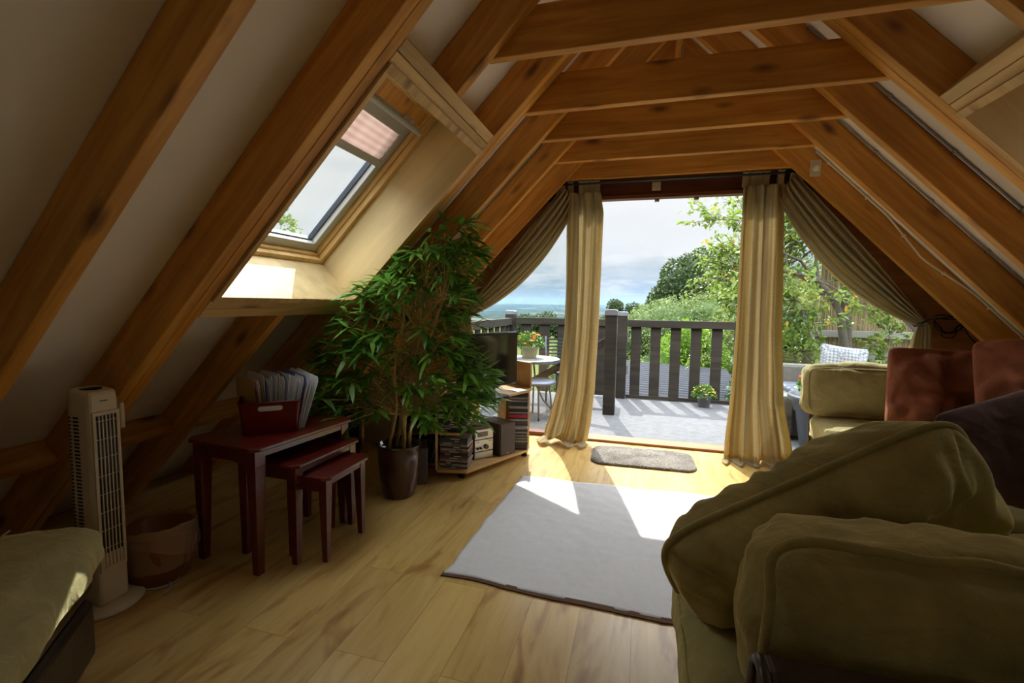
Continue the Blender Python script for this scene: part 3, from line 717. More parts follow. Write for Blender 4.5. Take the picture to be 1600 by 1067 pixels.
def rug_mesh(corners, nx, ny, h, wob, seed):
    a, b, c_, d = [Vector((*p, 0)) for p in corners]    # near-left, near-right, far-right, far-left
    def top(u, v):
        p = a.lerp(b, u).lerp(d.lerp(c_, u), v)
        e = wob*.6*noise.noise(Vector((u*5, v*8, seed)))
        p.x += e*(abs(2*u - 1)**8); p.y += 1.6*e*(abs(2*v - 1)**8)
        p.z = h + .004*noise.noise(Vector((u*6, v*7, seed + 2))) + .003*noise.noise(Vector((u*22, v*20, seed)))
        return p
    m = MB(); m.grid(top, nx, ny); return m
m = rug_mesh([(-.785, 1.756), (.72, 1.70), (.74, 2.99), (-.749, 2.948)], 90, 80, .007, .03, 3)
RUGM = plain('white_cotton', (.66, .66, .68), .95, var=.04, scale=30, bump=.5, bscale=260)
FRINGE = plain('rug_edge', (.11, .055, .03), .95, var=.2)
rg = thing('rug', 'off-white woven cotton rug with a frayed edge in the middle of the floor', 'rug')
o = m.build('woven_field', RUGM, rg, smooth=True); md = o.modifiers.new('s', 'SOLIDIFY'); md.thickness = .006; md.offset = -1
bmf = MB()
for k in range(150):
    x = -.785 + 1.5*k/150; y = 1.756 - .056*k/150 - .012 + .029*noise.noise(Vector((k/150*5, 0, 3)))
    w = .006 + .008*max(0, noise.noise(Vector((k*.13, 2, 1)))); bmf.box((x - .0052, y - w, .001), (x + .0052, y + .022, .0065))
bmf.build('dark_fringe', FRINGE, rg)
# doormat
def mat_f(N, L, n, b, out):
    tc = n('ShaderNodeTexCoord'); no = n('ShaderNodeTexNoise', Scale=90, Detail=4); L.new(tc.outputs['Object'], no.inputs['Vector'])
    r = ramp(n, [(.3, (.10, .09, .075)), (.7, (.34, .31, .27))]); L.new(no.outputs[0], r.inputs[0])
    n2 = n('ShaderNodeTexNoise', Scale=7, Detail=3); L.new(tc.outputs['Object'], n2.inputs['Vector'])
    r2 = ramp(n, [(.35, .6), (.6, 1)]); L.new(n2.outputs[0], r2.inputs[0])
    m = n('ShaderNodeMixRGB', _blend_type='MULTIPLY', Fac=1); L.new(r.outputs[0], m.inputs['Color1']); L.new(r2.outputs[0], m.inputs['Color2'])
    L.new(m.outputs[0], b.inputs['Base Color']); b.inputs['Roughness'].default_value = 1
    bp = n('ShaderNodeBump', Strength=1, Distance=.01); L.new(no.outputs[0], bp.inputs['Height']); L.new(bp.outputs[0], b.inputs['Normal'])
MATM = mat('shaggy_mat', mat_f)
m = MB(); pts = rrect(.75, .44, .10, 0, 8); rings = []
for sc, z in ((1, .001), (1, .010), (.97, .017), (.85, .02)):
    rings.append([m.bm.verts.new((p.x*(1 if sc == 1 else 1 - (1-sc)*.5) + .004*noise.noise(p*30), p.y*(1 if sc == 1 else 1 - (1-sc)*.9) + .004*noise.noise(p*31), z)) for p in pts])
for a, b in zip(rings, rings[1:]):
    for k in range(len(a)): m.bm.faces.new((a[k], a[(k+1) % len(a)], b[(k+1) % len(a)], b[k]))
m.bm.faces.new(rings[-1]); m.bm.faces.new(rings[0][::-1])
o = m.build('doormat', MATM); o.location = (.03, 3.585, 0); o.rotation_euler = (0, 0, -.0 + .03); tag(o, 'grey-beige shaggy doormat with rounded corners inside the doorway', 'doormat')

# nest of tables
def table(label, cx, cy, rz, w_, l_, h, lw):
    t = thing('nesting_table', label, 'table', (cx, cy, 0), rz, None)
    tt = .018; hw, hl = w_/2, l_/2; c_ = .028
    m = MB()
    out = [(-hw + c_, -hl), (hw - c_, -hl), (hw, -hl + c_), (hw, hl - c_), (hw - c_, hl), (-hw + c_, hl), (-hw, hl - c_), (-hw, -hl + c_)]
    m.prism(out, h - tt, h, 'z'); m.build('tabletop', CHERRY, t, bevel=.005, seg=3)
    ins = .022
    for x in (-1, 1):
        for y in (-1, 1):
            m = MB(); a = lw/2; b = a*.62
            X, Y = x*(hw - ins - a), y*(hl - ins - a)
            for (r0, z0), (r1, z1) in (((b, 0), (a, h - tt - .07)), ((a, h - tt - .07), (a, h - tt))):
                v = []
                for r, z in ((r0, z0), (r1, z1)):
                    ox_, oy_ = (a - r)*x*.6, (a - r)*y*.6
                    v += [m.bm.verts.new((X + ox_ + sx*r, Y + oy_ + sy*r, z)) for sx, sy in ((-1,-1),(1,-1),(1,1),(-1,1))]
                for f in ((3,2,1,0),(4,5,6,7),(0,1,5,4),(1,2,6,5),(2,3,7,6),(3,0,4,7)): m.bm.faces.new([v[i] for i in f])
            m.build('leg', CHERRY, t, bevel=.002)
    ap = .055
    for y in (-1, 1): MB().box((-hw + ins + lw, y*(hl - ins - .012) - .009, h - tt - ap), (hw - ins - lw, y*(hl - ins - .012) + .009, h - tt)).build('apron', CHERRY, t)
    for x in (-1, 1): MB().box((x*(hw - ins - .012) - .009, -hl + ins + lw, h - tt - ap*(1 if x < 0 else .55)), (x*(hw - ins - .012) + .009, hl - ins - lw, h - tt)).build('apron', CHERRY, t)
    return t
table('largest cherry-red nesting table, carrying the red file crate', -1.675, 1.80, -.10, .42, .60, .555, .052)
table('middle cherry-red nesting table, pulled out from under the largest', -1.575, 1.84, -.02, .36, .47, .455, .046)
table('smallest cherry-red nesting table, at the front of the nest', -1.415, 1.83, .02, .25, .35, .395, .040)

# file crate and its folders
def tint(name, col, rough=.25, trans=.5):
    def f(N, L, n, b, out):
        b.inputs['Base Color'].default_value = (*col, 1); b.inputs['Roughness'].default_value = rough
        t = n('ShaderNodeBsdfTransparent'); t.inputs[0].default_value = (*[min(1, c*1.6 + .1) for c in col], 1)
        m = n('ShaderNodeMixShader'); m.inputs[0].default_value = trans; L.new(b.outputs[0], m.inputs[1]); L.new(t.outputs[0], m.inputs[2]); L.new(m.outputs[0], out.inputs[0])
    return mat(name, f)
REDP = tint('red_translucent_plastic', (.20, .006, .005), .15, .35)
CLEAR = tint('clear_folder_plastic', (.74, .76, .80), .18, .18)
rzc = math.radians(42)
cr_ = thing('file_crate', 'translucent red plastic crate with a hand slot on the largest table', 'crate', (-1.705, 1.80, .5565), rzc)
W0, D0, W1, D1, HC = .112, .135, .128, .15, .145
m = MB(); 
def crate_wall(m):
    e = .003
    def ring(wx, dy, z, r=.02): return [Vector((p.x, p.y, z)) for p in rrect(wx*2, dy*2, r, 0, 4)]
    R = [ring(W0, D0, .0), ring(W1, D1, HC), ring(W1 - e, D1 - e, HC), ring(W0 - e, D0 - e, e)]
    V = [[m.bm.verts.new(p) for p in r] for r in R]
    k = len(V[0])
    for a, b in zip(V, V[1:]):
        for i in range(k): m.bm.faces.new((a[i], a[(i+1) % k], b[(i+1) % k], b[i]))
    m.bm.faces.new(V[0][::-1]); m.bm.faces.new(V[3])
crate_wall(m); m.build('crate_body', REDP, cr_, smooth=False)
MB().tube([Vector((p.x, p.y, HC)) for p in rrect(W1*2, D1*2, .02, 0, 4)] + [Vector((W1, D1 - .02, HC))], .004, 6).build('rim', REDP, cr_, smooth=True)
sl = [Vector((p.x, -.1465, p.y + .118)) for p in rrect(.10, .022, .0109, 0, 6)]
m = MB(); m.bm.faces.new([m.bm.verts.new(p - Vector((0, .0018, 0))) for p in sl]); m.build('hand_slot', CLEAR, cr_)
random.seed(5)
pocket = plain('card_yellow', (.45, .28, .08), .8); pocket2 = plain('card_pink', (.45, .16, .14), .8); paper = plain('paper_white', (.62, .62, .66), .7); blue = plain('card_blue', (.10, .13, .35), .6)
Rz = Matrix.Rotation(rzc, 4, 'Z')
for k in range(30):
    f = k/29; x = -.095 + .19*f
    lean = (f - .35)*.42 + random.uniform(-.03, .03)
    h = .235 + random.uniform(-.015, .03); dpt = .21
    mt = (pocket, pocket2, pocket)[k % 3] if k < 4 else (CLEAR if k % 4 else (paper if k % 8 else blue))
    if k < 4: h -= .02; lean = -.06 + .02*k
    w = .0016
    m = MB()
    cr2 = .03
    m.prism([(-dpt/2, 0), (dpt/2, 0), (dpt/2, h - .01), (dpt/2 - .012, h), (-dpt/2 + cr2*.5, h + random.uniform(-.006, .006)), (-dpt/2, h - cr2*.6)], -w/2, w/2, 'x')
    o = m.build('plastic_folder', mt)
    o.matrix_world = Matrix.Translation((-1.705, 1.80, .562)) @ Rz @ Matrix.Translation((x, random.uniform(-.006, .006), 0)) @ Matrix.Rotation(lean, 4, 'Y') @ Matrix.Rotation(.38 + random.uniform(-.10, .10), 4, 'Z')
    if k < 4: tag(o, ['yellow card wallet at the left end of the red crate', 'pink card wallet in the left of the red crate', 'yellow card wallet behind the pink one in the red crate', 'buff card wallet leaning beside the clear folders in the red crate'][k], 'folder')
    else: tag(o, f'{"clear" if mt is CLEAR else "white" if mt is paper else "blue"} document folder upright in the red crate, {nth(k)} from its left end', 'folder', 'document folders in the red crate')

# tower fan
FX, FY = -1.94, 1.20
fan = thing('tower_fan', 'cream tower fan with slatted grille standing in front of the low rafters', 'fan', (FX, FY, 0))
def fan_body(m):
    prof = []
    K = 14
    def ring(z, top=0):
        pts = []
        for i in range(K + 1):
            a = -PI/2 + PI*i/K
            pts.append((.045 - .0 + .0, 0, 0))
        return pts
    out = [(-.065, -.030), (-.055, -.046), (-.03, -.052), (.045, -.052), (.058, -.048), (.062, -.040), (.062, .040), (.058, .048), (.045, .052), (-.03, .052), (-.055, .046), (-.065, .030)]
    lv = [(.030, 1.0, 0), (.045, 1.02, 0), (.775, .97, 0), (.805, .965, 0), (.822, .93, 0), (.832, .85, 0)]
    V = [[m.bm.verts.new((x*s, y*s, z + (.0 if z < .8 else -.25*(x*s - .06)**2 / .1*0 - max(0, (x*s))*.16))) for x, y in out] for z, s, _ in lv]
    k = len(out)
    for a, b in zip(V, V[1:]):
        for i in range(k): m.bm.faces.new((a[i], a[(i+1) % k], b[(i+1) % k], b[i]))
    m.bm.faces.new(V[0][::-1]); m.bm.faces.new(V[-1])
m = MB(); fan_body(m); m.build('housing', CREAMP, fan, smooth=False, bevel=.003)
MB().lathe([(0, 0), (.118, 0), (.125, .006), (.118, .016), (.06, .028), (0, .030)], seg=48).build('base', CREAMP, fan, smooth=True)
MB().box((.0580, -.036, .17), (.0625, .036, .735)).build('grille_recess', BLACKP, fan)
gr = MB()
for i in range(7): y = -.036 + i*.012; gr.box((.0615, y - .0016, .165), (.0675, y + .0016, .740))
for j in range(8): z = .24 + j*.068; gr.box((.0635, -.037, z - .0012), (.0655, .037, z + .0012))
for a, b in ((-.044, -.037), (.037, .044)): gr.box((.060, a, .155), (.068, b, .75))
gr.box((.060, -.037, .155), (.068, .037, .168)); gr.box((.060, -.037, .737), (.068, .037, .750))
gr.build('front_grille', CREAMP, fan)
sv = MB()
for j in range(40):
    z = .20 + j*.0135
    sv.box((-.018, -.0535, z), (.006, -.0505, z + .006)); sv.box((-.044, -.0525, z), (-.036, -.049, z + .005))
sv.build('side_vents', BLACKP, fan)
MB().lathe([(0, 0), (.038, 0), (.036, .004), (0, .006)], (-.01, 0, .8255), 32, 1.0, .95).build('control_dial', BLACKP, fan, smooth=True)
lg = MB()
for i in range(9): lg.box((.0585, -.014 + i*.0031, .788 - .002), (.0602, -.0122 + i*.0031, .7905 + .0012*(i % 2)))
lg.build('logo', BLACKP, fan)
MB().box((.02, .066, .665), (.040, .084, .765)).build('remote_control', CREAMP, fan, bevel=.006)

# power lead on the floor by the fan
pts = [(-1.86 + .09*math.cos(t*.35) - .02*t*.1, 1.30 + .06*math.sin(t*.35) + .004*t, .006) for t in range(0, 22)]
o = MB().tube(pts, .004, 6).build('power_lead', GREYPAINT, smooth=True); tag(o, 'thin grey power lead curled on the floor beside the tower fan', 'cable')

# waste bin
COPPER = tint('amber_bin_plastic', (.30, .10, .03), .3, .15)
BAG = tint('bin_liner', (.60, .47, .37), .3, .66)
bn = thing('waste_bin', 'amber brown round waste bin with a clear liner beside the largest table', 'waste bin', (-1.93, 1.405, 0))
MB().lathe([(0, .004), (.104, .004), (.108, 0), (.112, .004), (.135, .20), (.138, .205), (.134, .208), (.128, .2), (.106, .01), (0, .01)], seg=48).build('bin_shell', COPPER, bn, smooth=True)
def bagf(u, v):
    a = u*2*PI
    wob = .010*noise.noise(Vector((math.cos(a)*3, math.sin(a)*3, v*3)))
    if v < .45: r = .120 + .020*(v/.45); z = .06 + .17*(v/.45)
    elif v < .55: r = .141; z = .232
    else: r = .143 + .006*noise.noise(Vector((math.cos(a)*5, math.sin(a)*5, v*6))); z = .232 - (v - .55)/.45*(.10 + .035*math.sin(a*2 + 1))
    z += .014*math.sin(a + 2.2)*(1 if v > .3 else 0) + .008*noise.noise(Vector((math.cos(a)*6, math.sin(a)*6, 1)))
    return Vector(((r + wob)*math.cos(a), (r + wob)*math.sin(a), z))
MB().grid(bagf, 72, 22, True).build('bin_liner', BAG, bn, smooth=True)
random.seed(11)
m = MB()
for k in range(5):
    m.ball((random.uniform(-.05, .06), random.uniform(-.05, .07), .05 + .018*k), .045, 2, (1, .8, .7))
for v in m.bm.verts: v.co += Vector((nz(v.co, 25, .02, 1), nz(v.co, 25, .02, 2), nz(v.co, 25, .02, 3)))
m.build('crumpled_liner', BAG, bn)

# ---------------------------------------------------------------- television stand and what it holds
U = Vector((.447, .894, 0)).normalized(); NV = Vector((U.y, -U.x, 0))    # along the front, out of the front
tv = thing('television_stand', 'beech-effect corner television stand with open shelves beside the doorway', 'television stand', (-1.10, 3.15, 0))
O = Vector((-1.10, 3.15, 0))
def P2(x, y): return (x - O.x, y - O.y)
Lf0, Lf1, R0, R1, BR, BLk = (-1.275, 2.735), (-1.075, 2.775), (-.805, 3.345), (-.815, 3.455), (-1.12, 3.70), (-1.58, 3.36)
board = [P2(*Lf0), P2(*Lf1), P2(*R0), P2(*R1), P2(*BR), P2(*BLk)]
MB().prism(board, .045, .063, 'z').build('bottom_board', BEECH, tv, bevel=.002)
topb = [P2(-1.29, 2.72), P2(-1.05, 2.76), P2(-.795, 3.345), P2(-.805, 3.465), P2(*BR), P2(*BLk)]
MB().prism(topb, .503, .521, 'z').build('top_board', BEECH, tv, bevel=.002)
def upright(a, b, z0, z1, th=.016, nm='side_panel', mt=BEECH):
    a = Vector((*a, 0)); b = Vector((*b, 0)); d = (b - a).normalized(); nn = Vector((-d.y, d.x, 0))*th/2
    MB().prism([P2(*(a + nn)[:2]), P2(*(b + nn)[:2]), P2(*(b - nn)[:2]), P2(*(a - nn)[:2])], z0, z1, 'z').build(nm, mt, tv, bevel=.0015)
upright(Lf0, (-1.50, 3.22), .063, .503)
upright((-.99, 3.40), (-1.14, 3.66), .063, .503, nm='divider')
upright((-.812, 3.44), (-1.12, 3.68), .521, .712, nm='back_panel')
upright((-.83, 3.462), (-1.12, 3.69), .063, .50, nm='back_panel')
MB().prism([P2(-1.262, 2.75), P2(-1.13, 2.78), P2(-1.19, 2.93), P2(-1.33, 2.90)], .296, .309, 'z').build('small_shelf', BEECH, tv)
for p in ((-1.13, 2.82), (-.84, 3.38), (-1.45, 3.30), (-1.1, 3.6)): MB().box((p[0] - O.x - .02, p[1] - O.y - .02, 0), (p[0] - O.x + .02, p[1] - O.y + .02, .045)).build('foot', BLACKP, tv)

tvs = thing('television', 'flat black television on the corner stand, partly behind the bamboo leaves', 'television', (-.97, 2.96, .5215))
tvs.rotation_euler = (0, 0, math.atan2(U.y, U.x)); 
# local x along screen, local -y faces the room
SCR = plain('screen', (.008, .008, .009), .08, var=0, coat=.5)
MB().box((-.30, -.015, .075), (.24, .025, .445)).build('bezel', BLACKP, tvs, bevel=.006)
MB().box((-.283, -.0165, .097), (.223, -.014, .430)).build('screen', SCR, tvs)
MB().box((-.07, -.005, .018), (.03, .02, .09)).build('neck', BLACKP, tvs, bevel=.003)
MB().prism([(p.x - .02, p.y) for p in rrect(.26, .15, .03)], 0, .016, 'z').build('stand_foot', BLACKP, tvs, bevel=.003)
MB().box((.19, -.0175, .082), (.215, -.0155, .086)).build('badge', GREYMET, tvs)
# small things on the top board
o = MB().box((-.035, -.025, 0), (.035, .025, .045)).build('digital_clock', BLACKP, bevel=.004); o.matrix_world = Matrix.Translation((-.995, 2.835, .5215)) @ Matrix.Rotation(1.1, 4, 'Z')
tag(o, 'small black clock box on the television stand top near the screen foot', 'clock')
o = MB().box((-.06, -.05, 0), (.06, .05, .003)).build('paper_card', WHITEP); o.matrix_world = Matrix.Translation((-.87, 3.30, .5215)) @ Matrix.Rotation(1.0, 4, 'Z'); tag(o, 'flat white card lying on the right end of the television stand', 'card')

# mini hi-fi
SILV = plain('brushed_silver', (.60, .57, .50), .35, metal=.6, var=.05, scale=60)
DKBR = plain('hifi_brown', (.10, .075, .065), .4)
hf = thing('stereo_system', 'silver-fronted mini stereo with a display between disc stack and speaker', 'stereo', (-1.10, 3.085, .0635)); hf.rotation_euler = (0, 0, math.atan2(.77, .635))
MB().box((-.077, -.055, 0), (.077, .20, .215)).build('case', DKBR, hf, bevel=.003)
for z0, z1, nm in ((.004, .052, 'tape_door'), (.056, .138, 'control_panel'), (.142, .212, 'display_panel')):
    q = MB().box((-.076, -.062, z0), (.076, -.055, z1)).build(nm, SILV, hf, bevel=.003)
    if nm == 'display_panel': MB().box((-.055, -.0635, .160), (.030, -.0615, .195)).build('display', plain('amber_display', (.20, .12, .05), .2), q)
    if nm == 'control_panel':
        for x, r in ((.015, .018), (-.03, .009), (-.055, .009)):
            k = MB().lathe([(0, 0), (r, 0), (r*.9, .014), (0, .014)], seg=24).build('knob', BLACKP, q, smooth=False); k.matrix_basis = Matrix.Translation((x, -.062, .08 if r < .01 else .085)) @ Matrix.Rotation(PI/2, 4, 'X')
        for x in (-.06, -.045, .045, .06): MB().box((x - .004, -.0635, .122), (x + .004, -.0615, .127)).build('button', BLACKP, q)
def speaker(loc, rz, label):
    s = thing('speaker', label, 'speaker', loc, rz)
    MB().box((-.074, -.05, 0), (.074, .17, .235)).build('cabinet', DKBR, s, bevel=.003)
    MB().box((-.072, -.058, .003), (.072, -.05, .232)).build('speaker_grille', plain('speaker_cloth', (.12, .095, .085), .9, bump=.3, bscale=500), s, bevel=.003)
    MB().box((-.012, -.0595, .012), (.012, -.0575, .018)).build('badge', GREYMET, s)
speaker((-.963, 3.205, .0635), math.atan2(.87, .50), 'brown stereo speaker standing right of the stereo on the bottom shelf')
speaker((-1.385, 2.66, 0), math.atan2(.5, 1.0), 'brown stereo speaker on the floor behind the plant pot')

# discs
random.seed(3)
cols = [(.04,.04,.045), (.30,.28,.27), (.10,.03,.03), (.05,.05,.06), (.42,.38,.34), (.24,.08,.10), (.06,.07,.10), (.35,.35,.36), (.12,.10,.10)]
DM = [plain(f'disc_spine_{i}', c_, .35, var=.35, scale=70) for i, c_ in enumerate(cols)]
REDC = plain('disc_red', (.55, .02, .06), .4)
WH = plain('label_white', (.6, .6, .58), .5)
def disc(loc, rz, dims, mt, label, group, spine=True):
    t = thing('disc_case', label, 'disc case', loc, rz, group)
    w, d, h = dims
    MB().box((-w/2, -d/2, 0), (w/2, d/2, h)).build('case', mt, t, bevel=.0012)
    if spine:
        a = random.uniform(-.4, .1); MB().box((w*a, -d/2 - .0006, h*.3), (w*(a + random.uniform(.15, .35)), -d/2 + .001, h*.7)).build('spine_title', WH if mt is not DM[4] else DM[0], t)
    return t
z = .0635
for k in range(14):
    disc((-1.185 + random.uniform(-.004, .004), 2.86 + random.uniform(-.006, .006), z), .12 + random.uniform(-.04, .04), (.19, .135, .0145), DM[random.choice((0,1,0,4,5,3,6,8,7))], f'film case {nth(k)} from the bottom of the lower stack on the television stand', 'film cases in the lower stack'); z += .0149
z = .3095
for k in range(11):
    disc((-1.205 + random.uniform(-.004, .004), 2.855 + random.uniform(-.004, .004), z), .12 + random.uniform(-.04, .04), (.185, .13, .0145), DM[random.choice((0,1,4,7,6,3,2))], f'film case {nth(k)} from the bottom of the upper stack on the small shelf', 'film cases in the upper stack'); z += .0149
z = .0635
rzs = math.atan2(.25, .9)
for k in range(36):
    h = .0098 if k % 5 else .0142
    if z + h > .5: break
    if z < .315 and z + h >= .315 or k == 22: mt, lb, gp = REDC, 'bright red disc case in the tall stack at the right end of the stand', None; h = .022
    else: mt, lb, gp = DM[random.choice((0,3,3,8,7,0,6,4))], 'thin disc case in the tall stack at the right end of the stand', 'disc cases in the tall stack'
    if mt is REDC and any(o.get('label') == lb for o in bpy.data.objects): mt, gp, h = DM[3], 'disc cases in the tall stack', .0098
    if mt is not REDC: lb = f'thin disc case, {nth(k)} from the bottom of the tall right stack'
    disc((-.892 + random.uniform(-.003, .003), 3.375 + random.uniform(-.003, .003), z), rzs + random.uniform(-.03, .03), (.142, .120, h), mt, lb, gp, spine=False); z += h + .0003

# open shelf behind the plant pot with cases leaning in it
sh = thing('low_bookcase', 'low dark bookcase with beech shelves behind the plant pot', 'bookcase', (-1.53, 2.98, 0), math.atan2(.45, 1.0))
MB().box((-.17, .13, .02), (.17, .145, .52)).build('back_panel', BLACKP, sh)
for z in (.02, .245, .38): MB().box((-.16, -.12, z), (.16, .13, z + .014)).build('shelf', BEECH, sh)
for x in (-.17, .156): MB().box((x, -.12, 0), (x + .014, .13, .52)).build('side_panel', BEECH, sh)
Rb = Matrix.Translation((-1.53, 2.98, 0)) @ Matrix.Rotation(math.atan2(.45, 1.0), 4, 'Z')
for k in range(5):
    p = Rb @ Vector((.04 + .006*(k % 2), -.02, .3945 + k*.0149)); disc(p, math.atan2(.45, 1.0), (.19, .13, .0145), DM[(k*3) % 9], f'film case {nth(k)} from the bottom on the upper shelf of the low bookcase', 'film cases on the top bookcase shelf')
for k in range(5):
    o = MB().box((0, -.07, 0), (.012, .07, .17)).build('disc_case', DM[(k*4 + 1) % 9], bevel=.001); o.matrix_world = Rb @ Matrix.Translation((.02 + k*.022, -.02, .0355)) @ Matrix.Rotation(.28, 4, 'Y')
    tag(o, f'disc case leaning on the bottom shelf of the low bookcase, {nth(k)} from the left', 'disc case', 'leaning cases in the bookcase')

# cream cupboard and black box deep under the slope
cp = thing('cupboard', 'low cream panelled cupboard under the slope behind the plant', 'cupboard', (-1.88, 3.33, 0), .08)
MB().box((-.26, -.10, .03), (.26, .16, .50)).build('body', CREAMP, cp, bevel=.003)
for x in (-.255, -.083, .089): MB().box((x, -.113, .05), (x + .166, -.10, .48)).build('door', CREAMP, cp, bevel=.004)
bx = thing('subwoofer', 'black box speaker on the floor under the slope behind the tables', 'speaker', (-2.17, 3.0, 0), .5)
MB().box((-.12, -.12, .012), (.12, .12, .34)).build('cabinet', BLACKP, bx, bevel=.004); MB().box((-.11, -.128, .02), (.11, -.12, .33)).build('speaker_grille', plain('sub_cloth', (.02, .02, .022), .9), bx)
for x in (-.1, .1): MB().box((x - .012, -.1, 0), (x + .012, .1, .012)).build('foot', BLACKP, bx)

# ---------------------------------------------------------------- bamboo plant
POTM = plain('glazed_maroon', (.055, .016, .018), .12, var=.2, scale=4, coat=.6)
SOIL = plain('soil', (.04, .022, .012), .95, bump=.6)
CANE = plain('bamboo_cane', (.52, .36, .12), .45, var=.25, scale=18)
def leaf_mat(name, c1, c2, trans=.3, rough=.45, veins=0):
    def f(N, L, n, b, out):
        g = n('ShaderNodeNewGeometry'); r = ramp(n, [(0, c1), (1, c2)]); L.new(g.outputs['Random Per Island'], r.inputs[0])
        L.new(r.outputs[0], b.inputs['Base Color']); b.inputs['Roughness'].default_value = rough
        t = n('ShaderNodeBsdfTranslucent'); L.new(r.outputs[0], t.inputs[0])
        m = n('ShaderNodeMixShader'); m.inputs[0].default_value = trans; L.new(b.outputs[0], m.inputs[1]); L.new(t.outputs[0], m.inputs[2]); L.new(m.outputs[0], out.inputs[0])
    return mat(name, f)
BLEAF = leaf_mat('bamboo_leaf', (.06, .19, .03), (.22, .46, .06), .4, .34)
def leaves_object(name, data, m, parent=None, loc=None):
    """data rows: base, dir, side, length, width, droop (numpy). one leaf = 6-vertex blade"""
    B, D, Sd, Ln, Wd, Dr = data
    k = len(B); Ln = Ln[:, None]; Wd = Wd[:, None]; Dr = Dr[:, None]
    dn = np.array([0, 0, -1.0])
    v = np.stack([B, B + D*Ln*.35 + Sd*Wd*.5, B + D*Ln*.35 - Sd*Wd*.5, B + D*Ln*.72 + Sd*Wd*.38 + dn*Dr*.35*Ln, B + D*Ln*.72 - Sd*Wd*.38 + dn*Dr*.35*Ln, B + D*Ln + dn*Dr*Ln], 1).reshape(-1, 3)
    if loc is not None: v = v - np.array(loc)
    idx = np.arange(k)[:, None]*6
    tri = np.concatenate([idx + [0, 2, 1], idx + [3, 4, 5]], 0); quad = idx + [1, 2, 4, 3]
    me = bpy.data.meshes.new(name)
    me.from_pydata(v.tolist(), [], tri.tolist() + quad.tolist()); me.materials.append(m)
    return finish(bpy.data.objects.new(name, me), parent)
PX, PY = -1.385, 2.445
bp_ = thing('bamboo_plant', 'tall leafy bamboo plant in a glazed maroon pot beside the nested tables', 'plant', (PX, PY, 0))
MB().lathe([(0, 0), (.086, 0), (.094, .01), (.118, .14), (.127, .26), (.124, .30), (.130, .305), (.130, .318), (.116, .318), (.112, .29), (0, .28)], seg=48).build('pot', POTM, bp_, smooth=True)
MB().lathe([(0, 0), (.112, 0), (0, .012)], (0, 0, .280), 32).build('soil', SOIL, bp_)
rng = np.random.default_rng(4)
canes = [((-.03, -.04), (.10, -.10, 1.30)), ((.00, .02), (.20, .0, 1.36)), ((.03, -.02), (.13, .03, 1.22)), ((.055, .03), (.27, .05, 1.28)), ((-.02, .03), (.02, .0, .95))]
cl_ = []
for (bx_, by_), (tx, ty, tz) in canes:
    pts = []
    for k in range(15):
        f = k/14; pts.append(Vector((bx_ + (tx - bx_)*f**1.1, by_ + (ty - by_)*f, .28 + (tz - .28)*f)) + Vector((.012*math.sin(k*.9 + bx_*60), .01*math.cos(k*.8 + by_*50), 0)))
    c_ = MB().tube(pts, [.0115*(1 - .55*k/14) for k in range(15)], 8).build('cane', CANE, bp_, smooth=True)
    m = MB()
    for k in range(2, 14, 2): m.tube([pts[k] - Vector((0, 0, .004)), pts[k] + Vector((0, 0, .004))], .0135*(1 - .5*k/14), 8)
    m.build('node_rings', CANE, c_)
    cl_.append(pts)
# branch clusters distributed inside an outline taken along the height: (z, left extent, right extent)
outl = [(.42, -.38, .42), (.55, -.62, .62), (.72, -.62, .60), (.90, -.50, .50), (1.05, -.40, .52), (1.2, -.24, .50), (1.38, -.10, .52), (1.52, .02, .52), (1.64, .12, .44)]
RT = np.array([.87, .49, 0.]); DP = np.array([-.49, .87, 0.])
B, D, Sd, Ln, Wd, Dr = [], [], [], [], [], []
br = MB(); ncl = 0
while ncl < 360:
    z = rng.uniform(.44, 1.64)
    lo = np.interp(z, [o_[0] for o_ in outl], [o_[1] for o_ in outl]); hi = np.interp(z, [o_[0] for o_ in outl], [o_[2] for o_ in outl])
    q = rng.uniform(lo, hi); dd = rng.uniform(-.26, .24)*(1 if z < 1.3 else .8)
    if z < .62 and abs(q + .02) < .10 and rng.random() < .8: continue
    if dd < .02 and abs(q - .04 - .12*(z - .6)) < .085 and z < 1.25 and rng.random() < .85: continue
    p = RT*q*.86 + DP*dd + np.array([0, 0, z])
    # roof limit
    wx, wz = p[0] + PX, p[2]
    if (wz - T - A*(wx - XL))/math.hypot(1, A) > -.06: continue
    if p[1] + PY > 3.3: continue
    ncl += 1
    cz = z - .12 - .15*abs(q - .1)
    pts = cl_[int(rng.integers(0, 4))]; j = int(np.clip((cz - .28)/1.05*14, 3, 14)); s0 = np.array(pts[j])
    br.tube([s0, (s0 + p)/2 + np.array([0, 0, .05]), p], [.003, .0022, .0014], 4, cap=False)
    out = p - s0; out[2] *= .3; out = out/(np.linalg.norm(out) + 1e-6)
    nl = int(rng.integers(7, 12))
    for _ in range(nl):
        a = rng.normal(0, .75); ca, sa = math.cos(a), math.sin(a)
        d = np.array([out[0]*ca - out[1]*sa, out[0]*sa + out[1]*ca, rng.normal(-.05, .36)]); d /= np.linalg.norm(d)
        l = rng.uniform(.095, .165); e = p + d*l
        if (e[2] - T - A*(e[0] + PX - XL))/math.hypot(1, A) > -.01: continue
        sd = np.cross(d, [0, 0, 1]) + rng.normal(0, .25, 3); sd -= d*sd.dot(d); sd /= np.linalg.norm(sd)
        B.append(p + rng.normal(0, .012, 3)); D.append(d); Sd.append(sd); Ln.append(l); Wd.append(rng.uniform(.020, .030)); Dr.append(rng.uniform(.0, .28))
br.build('twigs', CANE, bp_)
leaves_object('foliage', [np.array(x) for x in (B, D, Sd, Ln, Wd, Dr)], BLEAF, bp_)
